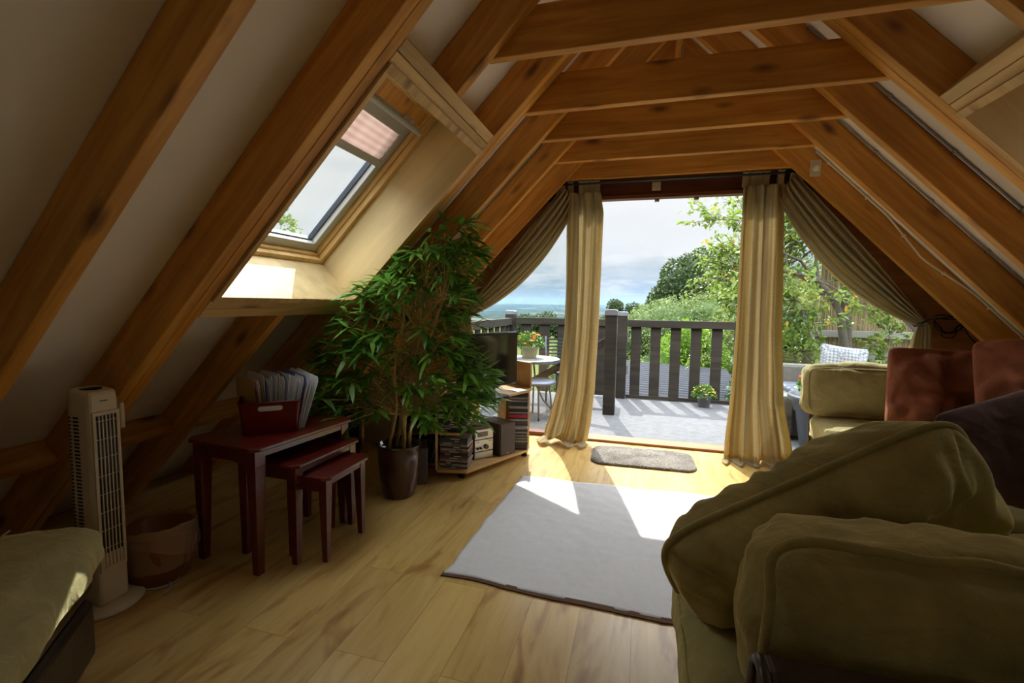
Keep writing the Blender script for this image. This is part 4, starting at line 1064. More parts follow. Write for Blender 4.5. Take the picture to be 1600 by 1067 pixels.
# ================================================================ OUTSIDE: deck, balustrade, garden
def deck_f(N, L, n, b, out):
    tc = n('ShaderNodeTexCoord'); no = n('ShaderNodeTexNoise', Scale=14, Detail=9, Roughness=.7); L.new(tc.outputs['Object'], no.inputs['Vector'])
    r = ramp(n, [(.3, (.085, .09, .10)), (.7, (.14, .145, .155))]); L.new(no.outputs[0], r.inputs[0]); L.new(r.outputs[0], b.inputs['Base Color']); b.inputs['Roughness'].default_value = .85
    bp = n('ShaderNodeBump', Strength=.4, Distance=.004); L.new(no.outputs[0], bp.inputs['Height']); L.new(bp.outputs[0], b.inputs['Normal'])
DECKM = mat('grey_deck_felt', deck_f)
DY0, DY1, DZ = GY + .14, 6.12, -.02
m = MB(); m.box((-1.85, DY0 - .08, DZ - .14), (4.4, DY1, DZ)); o = m.build('deck', DECKM); tag(o, 'grey felt-covered deck outside the doorway, striped by railing shadows', 'deck')
LEAD = plain('lead_cap', (.20, .22, .26), .5, metal=.3)
def post(t, x, y, z1, w, cap=.055, mt=None):
    MB().box((x - w/2, y - w/2, DZ), (x + w/2, y + w/2, z1 - cap)).build('post', mt or DECKW, t, bevel=.006)
    MB().prism([(x - w/2 - .006, z1 - cap), (x + w/2 + .006, z1 - cap), (x + w/2 + .006, z1 - .014), (x + w/2 - .012, z1), (x - w/2 + .012, z1), (x - w/2 - .006, z1 - .014)], y - w/2 - .006, y + w/2 + .006, 'y').build('post_cap', LEAD, t, bevel=.004)
rl = thing('balustrade', 'dark stained slatted balustrade along the far left edge of the deck', 'balustrade', (0, 0, 0))
post(rl, -1.725, 6.05, 1.075, .125)
MB().box((-1.66, 6.01, .895), (-.42, 6.09, .985)).build('top_rail', DECKW, rl, bevel=.006)
for k in range(5): x = -1.57 + k*.247; MB().box((x, 6.03, .0), (x + .137, 6.052, .90)).build('slat', DECKW, rl, bevel=.004)
rs = thing('balustrade', 'dark stained balustrade along the left side of the deck beyond the television', 'balustrade', (0, 0, 0))
MB().box((-1.765, 4.15, .88), (-1.685, 5.985, .975)).build('top_rail', DECKW, rs, bevel=.006)
for k in range(8): y = 4.2 + k*.235; MB().box((-1.735, y, .0), (-1.713, y + .135, .89)).build('slat', DECKW, rs, bevel=.004)
MB().box((-1.77, 4.05, DZ), (-1.68, 4.14, 1.03)).build('post', LEAD, rs, bevel=.006)
np_ = thing('newel_post', 'thick dark newel post with a lead cap just outside the doorway', 'post', (-.325, 5.09, 0))
MB().box((-.062, -.062, DZ), (.062, .062, 1.06)).build('post', DECKW, np_, bevel=.006)
MB().prism([(-.069, 1.055), (.069, 1.055), (.069, 1.105), (.05, 1.118), (-.05, 1.118), (-.069, 1.105)], -.069, .069, 'y').build('post_cap', LEAD, np_, bevel=.004)
MB().prism([(.062, .74), (.95, .74), (.95, .82), (.062, .82)], -.075, -.045, 'x').build('side_rail', DECKW, np_, bevel=.003)
for k in range(4): MB().box((-.072, .14 + k*.21, DZ), (-.052, .23 + k*.21, .75)).build('slat', DECKW, np_, bevel=.003)
MB().prism([(-.9, .22), (-.062, .72), (-.062, .81), (-.9, .31)], -.03, .03, 'y').build('sloping_handrail', DECKW, np_, bevel=.003)
gt = thing('deck_gate', 'dark stained slatted deck gate with wide gaps across the middle of the deck', 'gate', (0, 0, 0))
post(gt, -.245, 6.05, 1.085, .12)
MB().box((-.18, 6.0, .895), (1.05, 6.07, .985)).build('top_rail', DECKW, gt, bevel=.006)
MB().box((-.18, 6.03, -.015), (1.12, 6.06, .03)).build('bottom_rail', DECKW, gt, bevel=.004)
for k in range(5): x = -.135 + k*.236; MB().box((x, 6.035, -.015 if k != 2 else -.02), (x + .122, 6.057, .90)).build('slat', DECKW, gt, bevel=.004)
MB().box((1.06, 6.01, DZ), (1.10, 6.06, 1.0)).build('post', DECKW, gt, bevel=.004)
for z in (.30, .72): MB().box((-.185, 5.985, z), (-.165, 6.0, z + .11)).build('hinge', GREYMET, gt, bevel=.002)

# flowers
def posy(name, label, cat, loc, rp, hp, pot_mt, rf, hf_, nl, leafm, flm, fr, nf, petal=True, h0=None, shape=None):
    t = thing(name, label, cat, loc)
    MB().lathe([(0, 0), (rp*.74, 0), (rp*.78, .004), (rp*.96, hp*.85), (rp*1.04, hp*.86), (rp*1.04, hp), (rp*.94, hp), (rp*.9, hp*.88), (0, hp*.86)], seg=40).build('pot', pot_mt, t, smooth=True)
    rg = np.random.default_rng(int(abs(loc[0]*100)) + 1)
    z0 = hp if h0 is None else h0
    a = rg.uniform(0, 2*PI, nl); e = np.arccos(rg.uniform(0, 1, nl)); rr = rf*rg.uniform(.4, 1, nl)**.5
    P_ = np.stack([np.cos(a)*np.sin(e)*rr, np.sin(a)*np.sin(e)*rr, z0 + np.cos(e)*rr/rf*hf_], 1)
    D_ = P_ - np.array([0, 0, z0]); D_ /= np.linalg.norm(D_, axis=1)[:, None] + 1e-6; D_ += rg.normal(0, .5, D_.shape); D_ /= np.linalg.norm(D_, axis=1)[:, None]
    S_ = np.cross(D_, rg.normal(0, 1, D_.shape)); S_ /= np.linalg.norm(S_, axis=1)[:, None]
    leaves_object('foliage', [P_, D_, S_, rg.uniform(.025, .05, nl), rg.uniform(.012, .022, nl), rg.uniform(0, .3, nl)], leafm, t)
    st = MB()
    for k in range(10): st.tube([(0, 0, hp*.85), (P_[k][0]*.8, P_[k][1]*.8, z0 + hf_*.5)], .0025, 5)
    st.build('stems', leafm, t)
    for k in range(nf):
        a = rg.uniform(0, 2*PI); e = math.acos(rg.uniform(.25, 1)); c_ = Vector((math.cos(a)*math.sin(e)*rf, math.sin(a)*math.sin(e)*rf, z0 + math.cos(e)*hf_ + .004))
        m = MB()
        for ring, q in ((1.0, 9), (.65, 7), (.3, 5)):
            for i in range(q):
                an = 2*PI*i/q + ring; p = c_ + Vector((math.cos(an)*fr*ring*.6, math.sin(an)*fr*ring*.6, fr*.35*(1 - ring)))
                m.ball(p, fr*.34, 1, (1, 1, .6))
        m.build('flower', flm, t)
    return t
GLF = leaf_mat('garden_leaf', (.05, .12, .02), (.16, .30, .05))
YEL = plain('yellow_petal', (.80, .50, .02), .7, var=.15); ORG = plain('orange_petal', (.85, .16, .02), .7, var=.2); REDF = plain('red_petal', (.75, .01, .02), .6)
GPOT = plain('grey_pot', (.16, .155, .16), .5); CPOT = plain('cream_pot', (.50, .46, .26), .6); BIGP = plain('slate_grey_planter', (.10, .115, .14), .4, var=.08)
posy('flower_pot', 'small grey pot of yellow chrysanthemums at the foot of the deck gate', 'flower pot', (.73, 5.83, DZ), .080, .125, GPOT, .125, .125, 500, GLF, YEL, .014, 30)
posy('flower_pot', 'cream pot of orange marigolds on the round garden table', 'flower pot', (-1.20, 4.98, .573), .10, .12, CPOT, .155, .16, 800, GLF, ORG, .024, 14)
plt = thing('planter', 'large slate grey round planter with a red flower outside the right window', 'planter', (1.49, 4.42, DZ))
MB().lathe([(0, 0), (.15, 0), (.158, .008), (.20, .30), (.215, .31), (.235, .40), (.262, .405), (.268, .43), (.262, .45), (.235, .45), (.225, .42), (0, .40)], seg=56).build('planter_body', BIGP, plt, smooth=True)
MB().lathe([(0, 0), (.222, 0), (0, .02)], (0, 0, .405), 40).build('soil', SOIL, plt)
rg_ = np.random.default_rng(9); nl = 420
a = rg_.uniform(0, 2*PI, nl); rr = .20*np.sqrt(rg_.uniform(0, 1, nl)); P_ = np.stack([np.cos(a)*rr, np.sin(a)*rr, .43 + rg_.uniform(0, .17, nl)], 1)
D_ = rg_.normal(0, 1, (nl, 3)); D_[:, 2] = abs(D_[:, 2])*.6; D_ /= np.linalg.norm(D_, axis=1)[:, None]; S_ = np.cross(D_, rg_.normal(0, 1, (nl, 3))); S_ /= np.linalg.norm(S_, axis=1)[:, None]
leaves_object('foliage', [P_, D_, S_, rg_.uniform(.035, .06, nl), rg_.uniform(.025, .04, nl), rg_.uniform(0, .3, nl)], GLF, plt)
m = MB(); m.tube([(-.16, -.05, .43), (-.20, -.09, .60)], .003, 5); m.build('flower_stem', GLF, plt)
m = MB()
for i in range(12): m.ball((-.20 + .014*math.cos(i*1.9), -.09 + .014*math.sin(i*1.9), .60 + .004*(i % 5)), .012, 1)
m.build('flower', REDF, plt)

# round garden table and stool, chairs
def pierced_f(N, L, n, b, out):
    tc = n('ShaderNodeTexCoord'); vo = n('ShaderNodeTexVoronoi', Scale=26, _feature='DISTANCE_TO_EDGE'); L.new(tc.outputs['Object'], vo.inputs['Vector'])
    r = ramp(n, [(.10, (.26, .28, .30)), (.16, (.07, .08, .10))]); L.new(vo.outputs['Distance'], r.inputs[0]); L.new(r.outputs[0], b.inputs['Base Color'])
    b.inputs['Metallic'].default_value = .5; b.inputs['Roughness'].default_value = .45
PIER = mat('pierced_metal', pierced_f)
BLUEM = plain('blue_grey_metal', (.13, .15, .21), .45, metal=.3)
tb = thing('garden_table', 'round pierced metal garden table on the deck behind the left window', 'table', (-1.16, 4.93, DZ))
MB().lathe([(0, .575), (.30, .575), (.31, .58), (.31, .588), (.30, .592), (0, .592)], seg=56).build('tabletop', PIER, tb, smooth=False)
MB().lathe([(.303, .560), (.311, .560), (.311, .576), (.303, .576)], seg=56).build('rim', BLUEM, tb)
for i in range(3):
    a = i*2*PI/3 + .5; MB().tube([(.02*math.cos(a), .02*math.sin(a), .57), (.05*math.cos(a), .05*math.sin(a), .3), (.14*math.cos(a), .14*math.sin(a), .12), (.24*math.cos(a), .24*math.sin(a), .01)], .010, 8).build('leg', BLUEM, tb, smooth=True)
sl_ = thing('garden_stool', 'round blue-grey garden stool tucked under the pierced table', 'stool', (-1.05, 4.68, DZ))
MB().lathe([(0, .36), (.19, .36), (.21, .37), (.205, .39), (.12, .40), (0, .402)], seg=48).build('seat', BLUEM, sl_, smooth=True)
for i in range(4):
    a = i*PI/2 + .4; MB().tube([(.14*math.cos(a), .14*math.sin(a), .365), (.18*math.cos(a), .18*math.sin(a), .005)], .010, 8).build('leg', BLUEM, sl_, smooth=True)
gc = thing('garden_chair', 'dark metal garden chair with horizontal slats beyond the round table', 'chair', (-.83, 5.35, DZ), .5)
MB().box((-.2, -.2, .40), (.2, .2, .42)).build('seat', DKMET, gc, bevel=.004)
for x in (-.19, .19):
    MB().tube([(x, .2, 0), (x, .2, .42), (x, .26, .80)], .011, 8).build('leg', DKMET, gc, smooth=True); MB().tube([(x, -.19, 0), (x, -.19, .41)], .011, 8).build('leg', DKMET, gc, smooth=True)
bb = MB()
for k in range(8): bb.box((-.19, .195 + k*.007, .46 + k*.042), (.19, .205 + k*.007, .476 + k*.042))
bb.build('backrest', DKMET, gc)

# woven garden sofa with a patterned cushion
def wicker_f(N, L, n, b, out):
    tc = n('ShaderNodeTexCoord'); br = n('ShaderNodeTexBrick', Scale=28); br.inputs['Mortar Size'].default_value = .03; br.inputs['Brick Width'].default_value = .6; br.inputs['Row Height'].default_value = .35
    br.inputs['Color1'].default_value = (.13, .125, .12, 1); br.inputs['Color2'].default_value = (.20, .195, .19, 1); br.inputs['Mortar'].default_value = (.03, .03, .03, 1)
    mp = n('ShaderNodeMapping'); mp.inputs['Rotation'].default_value = (PI/2, 0, .8); L.new(tc.outputs['Object'], mp.inputs[0]); L.new(mp.outputs[0], br.inputs['Vector'])
    L.new(br.outputs['Color'], b.inputs['Base Color']); b.inputs['Roughness'].default_value = .55
    bp = n('ShaderNodeBump', Strength=.6, Distance=.006); L.new(br.outputs['Fac'], bp.inputs['Height']); L.new(bp.outputs[0], b.inputs['Normal'])
WICK = mat('grey_wicker', wicker_f)
wk = thing('wicker_sofa', 'grey woven garden sofa on the deck behind the slate planter', 'garden sofa', (2.0, 5.05, DZ))
MB().box((-.76, -.42, .03), (.9, .36, .36)).build('seat_base', WICK, wk, bevel=.02)
MB().box((-.76, .36, .03), (.9, .46, .60)).build('backrest', WICK, wk, bevel=.03)
MB().box((-.78, -.45, .03), (-.66, .36, .40)).build('armrest', WICK, wk, bevel=.03)
MB().box((-.64, -.42, .362), (.88, .34, .42)).build('seat_pad', BLUEM, wk, bevel=.02)
def pat_f(N, L, n, b, out):
    tc = n('ShaderNodeTexCoord'); ch = n('ShaderNodeTexChecker', Scale=46); ch.inputs['Color1'].default_value = (.34, .36, .40, 1); ch.inputs['Color2'].default_value = (.16, .18, .22, 1)
    mp = n('ShaderNodeMapping'); mp.inputs['Rotation'].default_value = (0, PI/4, 0); L.new(tc.outputs['Object'], mp.inputs[0]); L.new(mp.outputs[0], ch.inputs['Vector']); L.new(ch.outputs[0], b.inputs['Base Color']); b.inputs['Roughness'].default_value = .9
make_pillow('grey and white patterned cushion on the woven garden sofa', mat('patterned_fabric', pat_f), .42, .40, .13, (1.90, 5.22, .60), (1, 0, -.12), (.12, .25, 1), seed=4.4, pip=.003, group=None)

# reed screen fence and timber fence
REED = plain('reed', (.34, .26, .15), .9, var=.35, scale=3)
fn = thing('reed_screen', 'tall dry reed screen fixed to the timber fence behind the garden tree', 'fence', (0, 0, 0))
random.seed(21); m = MB()
for k in range(330):
    x = 2.55 + k*.0085; h = random.uniform(-.05, .06); m.box((x, 8.0 + random.uniform(-.02, .01), .62 + random.uniform(-.08, .03)), (x + .0062, 8.012 + random.uniform(0, .01), 2.25 + h))
m.build('reed_stems', REED, fn)
for z in (1.2, 1.8): MB().box((2.55, 7.97, z), (5.4, 7.976, z + .006)).build('binding_wire', GREYMET, fn)
tf = thing('timber_fence', 'weathered grey timber picket fence under the reed screen', 'fence', (0, 0, 0))
for z0, z1 in ((.74, .84), (.05, .14)): MB().box((2.4, 7.90, z0), (5.4, 7.95, z1)).build('rail', DECKL, tf, bevel=.004)
for k in range(12): x = 2.5 + k*.24; MB().box((x, 8.05, -1.0), (x + .12, 8.075, .72)).build('picket', DECKL, tf, bevel=.004)
for x in (2.5, 3.75, 5.0): MB().box((x, 7.95, -1.2), (x + .09, 8.04, .95)).build('post', DECKL, tf, bevel=.004)

# ribbed shed roof below the deck
RIB = plain('ribbed_roof', (.055, .06, .07), .95, spec=.1, var=.1)
m = MB(); ny = 24
va = []
for j in range(ny*4 + 1):
    f = j/(ny*4); y = 6.35 + 2.75*f; z = -.30 + .44*f + (.022 if (j//2) % 2 else 0)
    va.append((m.bm.verts.new((-1.2, y, z)), m.bm.verts.new((1.5, y, z - .12))))
for a, b in zip(va, va[1:]): m.bm.faces.new((a[0], a[1], b[1], b[0]))
shd = thing('shed', 'low timber shed with a grey ribbed roof just beyond the deck gate', 'shed', (.3, 7.7, -3.4))
o = m.build('ribbed_roof', RIB, shd); o.location = (-.3, -7.7, 3.4); md = o.modifiers.new('s', 'SOLIDIFY'); md.thickness = .03; md.offset = -1
o = MB().box((-1.1, 6.45, -3.4), (1.4, 8.95, -.50)).build('body', DECKL, shd); o.location = (-.3, -7.7, 3.4)

# terrain
def terr(x, y):
    d = math.hypot(x, y)
    if d < 90: z = -3.4 - .004*d
    else: z = -3.76 - (min(d, 1600) - 90)*.052
    z += 1.2*noise.noise(Vector((x/60, y/60, 0)))*min(1, d/60)
    if d > 4500: z += (min(d, 9000) - 4500)/4500*(88 + 22*noise.noise(Vector((x/2200, y/3000, 3))))
    return z
m = MB(); ds = [4, 7, 11, 16, 23, 33, 48, 70, 100, 150, 230, 350, 550, 850, 1300, 2000, 3000, 4500, 5500, 7000, 8200, 9000, 10500]
na = 90
V = [[m.bm.verts.new((d*math.sin(t), d*math.cos(t), terr(d*math.sin(t), d*math.cos(t)))) for t in [-1.9 + 3.4*i/na for i in range(na + 1)]] for d in ds[:ds.index(230) + 1]]
for a, b in zip(V, V[1:]):
    for i in range(na): m.bm.faces.new((a[i], a[i+1], b[i+1], b[i]))
def field_f(N, L, n, b, out):
    tc = n('ShaderNodeTexCoord'); no = n('ShaderNodeTexNoise', Scale=.06, Detail=9, Roughness=.65); L.new(tc.outputs['Object'], no.inputs['Vector'])
    r = ramp(n, [(.3, (.06, .10, .025)), (.5, (.17, .22, .06)), (.7, (.28, .27, .11))]); L.new(no.outputs[0], r.inputs[0])
    vo = n('ShaderNodeTexVoronoi', Scale=.0035); L.new(tc.outputs['Object'], vo.inputs['Vector'])
    r2 = ramp(n, [(0, (.02, .03, .015)), (.5, (.035, .05, .02)), (.85, (.08, .09, .035))]); s_ = n('ShaderNodeSeparateColor'); L.new(vo.outputs['Color'], s_.inputs[0]); L.new(s_.outputs[0], r2.inputs[0])
    mx = n('ShaderNodeMixRGB', Fac=.85); L.new(r.outputs[0], mx.inputs['Color1']); L.new(r2.outputs[0], mx.inputs['Color2'])
    L.new(mx.outputs[0], b.inputs['Base Color']); b.inputs['Roughness'].default_value = 1; b.inputs['Specular IOR Level'].default_value = 0
struct(m.build('ground', mat('meadow', field_f), smooth=True))
m = MB()
V = [[m.bm.verts.new((d*math.sin(t), d*math.cos(t), terr(d*math.sin(t), d*math.cos(t)))) for t in [-1.9 + 3.4*i/na for i in range(na + 1)]] for d in ds[ds.index(230):]]
for a, b in zip(V, V[1:]):
    for i in range(na): m.bm.faces.new((a[i], a[i+1], b[i+1], b[i]))
def plain_f(N, L, n, b, out):
    tc = n('ShaderNodeTexCoord'); vo = n('ShaderNodeTexVoronoi', Scale=.0035); L.new(tc.outputs['Object'], vo.inputs['Vector'])
    r2 = ramp(n, [(0, (.012, .020, .012)), (.6, (.025, .034, .018)), (.9, (.07, .08, .04))]); s_ = n('ShaderNodeSeparateColor'); L.new(vo.outputs['Color'], s_.inputs[0]); L.new(s_.outputs[0], r2.inputs[0])
    L.new(r2.outputs[0], b.inputs['Base Color']); b.inputs['Roughness'].default_value = 1; b.inputs['Specular IOR Level'].default_value = 0
o = m.build('distant_hills', mat('wooded_plain', plain_f), smooth=True); tag(o, 'blue distant wooded plain and low hills on the horizon', 'hills')

# trees and shrubs
def leafcloud(name, label, cat, blobs, n_, size, lm, core, seed, trunk=None, group=None, asp=.55, core_k=.82, loc=None):
    t = thing(name, label, cat, (blobs[0][0][0], blobs[0][0][1], -3.4) if loc is None else loc, 0, group)
    L0 = Vector(t.location)
    rg = np.random.default_rng(seed); vol = np.array([b[1][0]*b[1][1]*b[1][2] for b in blobs])**.67; vol = vol/vol.sum()
    P_, D_ = [], []
    m = MB()
    for (c_, r_), f in zip(blobs, vol):
        k = int(n_*f); d = rg.normal(0, 1, (k, 3)); d /= np.linalg.norm(d, axis=1)[:, None]
        lump = np.array([1 + .22*noise.noise(Vector(q*2.6) + Vector((seed, 0, 0))) + .10*noise.noise(Vector(q*7)) for q in d])
        rad = lump*(1 - .16*rg.uniform(0, 1, k)**2)
        P_.append(np.array(c_) + d*np.array(r_)*rad[:, None]); D_.append(d)
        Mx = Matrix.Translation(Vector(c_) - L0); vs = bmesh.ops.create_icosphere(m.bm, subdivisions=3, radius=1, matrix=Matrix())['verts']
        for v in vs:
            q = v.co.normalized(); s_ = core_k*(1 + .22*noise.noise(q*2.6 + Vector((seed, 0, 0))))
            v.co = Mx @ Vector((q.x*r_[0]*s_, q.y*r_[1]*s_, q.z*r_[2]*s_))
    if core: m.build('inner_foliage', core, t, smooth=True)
    else: m.bm.free()
    P_ = np.concatenate(P_); D_ = np.concatenate(D_); D_ += rg.normal(0, .7, D_.shape); D_ /= np.linalg.norm(D_, axis=1)[:, None]
    S_ = np.cross(D_, rg.normal(0, 1, D_.shape)); S_ /= np.linalg.norm(S_, axis=1)[:, None]
    k = len(P_)
    leaves_object('foliage', [P_, D_, S_, size*rg.uniform(.6, 1.3, k), size*asp*rg.uniform(.7, 1.2, k), rg.uniform(0, .3, k)], lm, t, tuple(L0))
    if trunk:
        b = MB()
        for pts, r in trunk: b.tube([Vector(p) - L0 for p in pts], r, 10)
        b.build('trunk', BARK, t, smooth=True)
    return t
BARK = plain('bark', (.10, .085, .065), .9, var=.3, scale=20, bump=.6, bscale=30)
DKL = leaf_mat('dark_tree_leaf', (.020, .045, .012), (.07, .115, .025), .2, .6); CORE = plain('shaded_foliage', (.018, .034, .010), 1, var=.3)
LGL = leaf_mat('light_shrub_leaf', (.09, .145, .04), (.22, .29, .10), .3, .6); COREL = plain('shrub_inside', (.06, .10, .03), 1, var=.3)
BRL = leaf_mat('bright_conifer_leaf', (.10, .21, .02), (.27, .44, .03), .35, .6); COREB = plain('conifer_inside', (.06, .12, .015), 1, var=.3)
MGL = leaf_mat('magnolia_leaf', (.09, .17, .025), (.27, .35, .06), .45, .35); MGY = leaf_mat('yellowing_leaf', (.75, .42, .03), (.85, .30, .02), .4, .4)
WHL = leaf_mat('grey_green_leaf', (.12, .20, .10), (.34, .42, .28), .3, .5)
def tr(x, y, z0, z1, r): return ([(x, y, z0), (x + .1*r, y, (z0 + z1)/2), (x, y, z1)], [r, r*.8, r*.5])
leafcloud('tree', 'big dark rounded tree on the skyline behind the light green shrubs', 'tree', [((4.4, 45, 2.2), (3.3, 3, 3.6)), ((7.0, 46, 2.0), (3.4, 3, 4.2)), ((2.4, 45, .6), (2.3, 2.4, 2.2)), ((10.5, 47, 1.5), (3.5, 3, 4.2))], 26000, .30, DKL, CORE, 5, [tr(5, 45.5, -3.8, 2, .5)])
leafcloud('tree', 'small dark conifer standing alone on the skyline behind the newel post', 'tree', [((-3.45, 60, .9), (.95, .9, 1.0)), ((-3.4, 60, -.4), (1.2, 1, 1.3))], 2600, .22, DKL, CORE, 6, [tr(-3.4, 60, -3.9, 1, .15)])
leafcloud('tree', 'small dark conifer on the skyline at the left foot of the shrubs', 'tree', [((-1.2, 60, .2), (1.1, .9, 1.3)), ((-1.9, 60, -1.4), (1.3, 1, 1.3))], 2600, .22, DKL, CORE, 7, [tr(-1.2, 60, -3.9, 1, .15)])
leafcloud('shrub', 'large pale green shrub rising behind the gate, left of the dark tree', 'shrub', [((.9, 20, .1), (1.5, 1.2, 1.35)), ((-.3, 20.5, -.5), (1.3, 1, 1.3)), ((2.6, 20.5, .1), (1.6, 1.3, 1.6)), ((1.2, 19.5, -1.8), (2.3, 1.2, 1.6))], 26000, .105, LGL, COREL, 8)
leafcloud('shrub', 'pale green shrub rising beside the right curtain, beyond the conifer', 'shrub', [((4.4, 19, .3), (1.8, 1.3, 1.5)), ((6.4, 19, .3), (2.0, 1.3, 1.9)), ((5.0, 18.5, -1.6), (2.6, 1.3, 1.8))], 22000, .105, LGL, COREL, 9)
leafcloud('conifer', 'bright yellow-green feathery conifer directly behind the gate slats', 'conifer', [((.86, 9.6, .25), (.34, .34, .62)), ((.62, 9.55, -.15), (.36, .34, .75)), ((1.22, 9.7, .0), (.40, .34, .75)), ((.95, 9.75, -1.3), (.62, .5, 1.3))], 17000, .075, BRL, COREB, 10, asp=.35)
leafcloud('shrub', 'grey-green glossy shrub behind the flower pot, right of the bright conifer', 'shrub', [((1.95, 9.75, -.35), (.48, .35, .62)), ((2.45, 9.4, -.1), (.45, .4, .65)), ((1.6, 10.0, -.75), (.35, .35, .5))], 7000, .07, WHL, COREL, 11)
leafcloud('shrub', 'low bushy shrub seen between the left balustrade slats and the curtain', 'shrub', [((-1.55, 9.6, -.3), (.32, .4, .75)), ((-1.05, 9.8, -.85), (.5, .4, .5))], 5200, .06, LGL, COREL, 12)
leafcloud('shrub', 'low leafy shrub at the far corner of the shed roof by the gate post', 'shrub', [((-.35, 10.2, -.75), (.9, .5, .75))], 4500, .07, LGL, COREL, 13)
leafcloud('hedge', 'dark hedge line across the meadow beyond the left balustrade', 'hedge', [((-16 + 3.0*k, 62 + (k % 3), -1.9 + .35*math.sin(k*2.1)), (2.2, 1.2, 1.65)) for k in range(6)], 9000, .28, DKL, CORE, 14)
leafcloud('hedge', 'far dark hedge on the meadow between the newel post and the lone conifer', 'hedge', [((-6 + 3.2*k, 66, -2.5), (2.3, 1.2, 1.2)) for k in range(2)], 3000, .28, DKL, CORE, 15)
leafcloud('shrub', 'dense dark green shrub low outside the right window beside the wicker sofa', 'shrub', [((2.05, 7.3, .2), (.42, .35, .55)), ((1.75, 7.4, -.3), (.5, .4, .6)), ((2.7, 7.5, .0), (.5, .35, .5))], 5200, .085, leaf_mat('hedge_leaf', (.03, .08, .02), (.10, .19, .05), .3, .4), CORE, 16)
leafcloud('tree', 'leafy tree top seen through the lower corner of the left rooflight', 'tree', [((-9.2, 9.3, 2.2), (1.2, 1.1, 1.35)), ((-9.9, 8.4, 1.5), (1.4, 1.2, 1.5)), ((-9.2, 9.9, .9), (1.4, 1.2, 1.4))], 9000, .13, LGL, None, 17, [tr(-9.3, 9.2, -3.4, 2.4, .14)])
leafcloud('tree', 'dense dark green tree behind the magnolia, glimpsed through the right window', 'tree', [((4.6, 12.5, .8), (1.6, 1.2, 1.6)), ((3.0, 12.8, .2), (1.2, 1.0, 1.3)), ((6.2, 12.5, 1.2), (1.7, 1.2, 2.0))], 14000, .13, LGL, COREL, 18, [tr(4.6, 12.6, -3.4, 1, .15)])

# magnolia with two entwined trunks
mg = thing('magnolia_tree', 'small magnolia tree with twin twisted trunks outside the right window', 'tree', (2.50, 7.0, -2.0))
L0 = Vector(mg.location); rg = np.random.default_rng(31)
def W(x, y, z): return Vector((x, y, z)) - L0
tA = [W(2.48, 7.0, -2.0), W(2.46, 7.0, .1), W(2.47, 7.0, .35), W(2.58, 7.02, .62), W(2.57, 7.0, .95), W(2.50, 6.98, 1.30), W(2.53, 6.98, 1.52)]
tB = [W(2.52, 7.05, -2.0), W(2.50, 6.95, .2), W(2.56, 6.94, .5), W(2.50, 6.95, .85), W(2.47, 6.97, 1.1), W(2.36, 7.0, 1.34), W(2.24, 7.0, 1.46)]
MB().tube(tA, [.07, .065, .06, .055, .052, .045, .035], 12).build('trunk', BARK, mg, smooth=True)
MB().tube(tB, [.06, .055, .052, .050, .045, .042, .034], 12).build('trunk', BARK, mg, smooth=True)
tips = []; bm_ = MB()
def grow(p, d, r, ln, depth):
    pts = [p]; q = p.copy(); dd = d.copy()
    for k in range(4):
        dd = (dd + Vector(rg.normal(0, .20, 3)) + Vector((0, 0, .05))).normalized(); q = q + dd*ln/4; pts.append(q.copy())
    bm_.tube(pts, [r, r*.9, r*.8, r*.7, r*.55], 6, cap=False)
    if depth == 0 or r < .004: tips.extend([(pts[1], dd), (pts[2], dd), (pts[3], dd), (pts[4], dd)]); return
    if depth <= 2: tips.extend([(pts[2], dd), (pts[4], dd)])
    for _ in range(3 if depth > 1 else 4):
        nd = (dd + Vector(rg.normal(0, .62, 3))*Vector((1, .5, .9))).normalized(); grow(pts[int(rg.integers(2, 5))], nd, r*.58, ln*.78, depth - 1)
for p, d, r, ln, dp in ((tA[-1], (.2, 0, 1), .028, .7, 3), (tA[-1], (.9, 0, .35), .020, .6, 3), (tB[-1], (-.7, 0, .5), .028, .75, 3), (tB[-1], (-.2, .1, 1), .024, .7, 3), (tB[-2], (-1, 0, .15), .018, .75, 3),
                        (tA[2], (.9, 0, .45), .014, .55, 2), (tB[2], (-.9, 0, .25), .014, .55, 2), (tA[1], (.8, 0, .1), .012, .4, 2), (tB[1], (-.9, 0, .3), .014, .5, 2), (tB[-1], (-.9, 0, .9), .022, .9, 3)):
    grow(p.copy(), Vector(d).normalized(), r, ln, dp)
bm_.build('branches', BARK, mg, smooth=True)
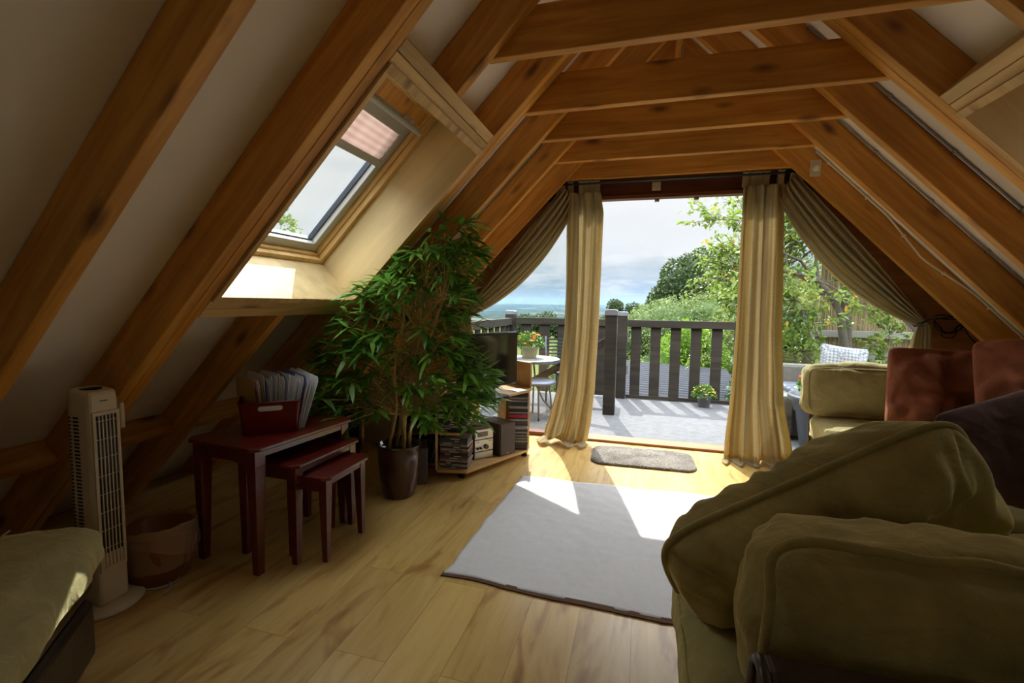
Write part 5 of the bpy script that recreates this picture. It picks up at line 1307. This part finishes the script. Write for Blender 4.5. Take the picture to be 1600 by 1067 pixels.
def tipleaves(tips, per, size):
    B, D, S, Ln, Wd, Dr = [], [], [], [], [], []
    for p, d in tips:
        for _ in range(per):
            dd = np.array(d) + rg.normal(0, .8, 3); dd /= np.linalg.norm(dd); s_ = np.cross(dd, [0, 0, 1]) + rg.normal(0, .5, 3); s_ -= dd*s_.dot(dd); s_ /= np.linalg.norm(s_)
            B.append(np.array(p) + rg.normal(0, .035, 3)); D.append(dd); S.append(s_); l = size*rg.uniform(.6, 1.2); Ln.append(l); Wd.append(l*.48); Dr.append(rg.uniform(.05, .5))
    return [np.array(x) for x in (B, D, S, Ln, Wd, Dr)]
leaves_object('foliage', tipleaves(tips, 8, .085), MGL, mg); leaves_object('yellow_leaves', tipleaves(tips[::17], 2, .09), MGY, mg)
# small tree whose sprays show left of the right curtain
m2 = thing('tree', 'thin-branched yellow-green tree overhanging the gate beside the right curtain', 'tree', (1.75, 7.4, -2.5)); L0 = Vector(m2.location); rg = np.random.default_rng(77)
tips = []; bm_ = MB()
bm_.tube([W(1.75, 7.4, -2.5), W(1.72, 7.4, .3), W(1.66, 7.4, 1.2)], [.05, .04, .03], 10)
for p, d, r, ln in ((W(1.66, 7.4, 1.2), (-.35, 0, 1), .022, .75), (W(1.68, 7.4, 1.0), (-.8, 0, .6), .020, .6), (W(1.70, 7.4, .7), (-1, 0, .3), .016, .5), (W(1.66, 7.4, 1.2), (.3, 0, 1), .02, .6), (W(1.66, 7.4, 1.15), (-.6, 0, 1), .020, .7), (W(1.7, 7.4, .5), (-1, -.2, .15), .014, .5), (W(1.66, 7.4, 1.2), (-.55, 0, .9), .018, .8)):
    grow(p, Vector(d).normalized(), r, ln, 2)
bm_.build('branches', BARK, m2, smooth=True)
leaves_object('foliage', tipleaves(tips, 7, .055), MGL, m2); leaves_object('yellow_leaves', tipleaves(tips[::23], 1, .06), MGY, m2)

# haze over the far plain
def haze():
    m = bpy.data.materials.new('haze'); m.use_nodes = True; N, L, n = nodes_of(m.node_tree); N.clear()
    o_ = n('ShaderNodeOutputMaterial'); v = n('ShaderNodeVolumeScatter', Density=.00016, Anisotropy=.0); v.inputs['Color'].default_value = (.09, .16, .27, 1); L.new(v.outputs[0], o_.inputs['Volume'])
    return m
o = MB().box((-9000, 130, -120), (9000, 11000, 140)).build('haze', haze()); tag(o, 'pale blue haze over the distant plain and hills', 'haze', kind='stuff')
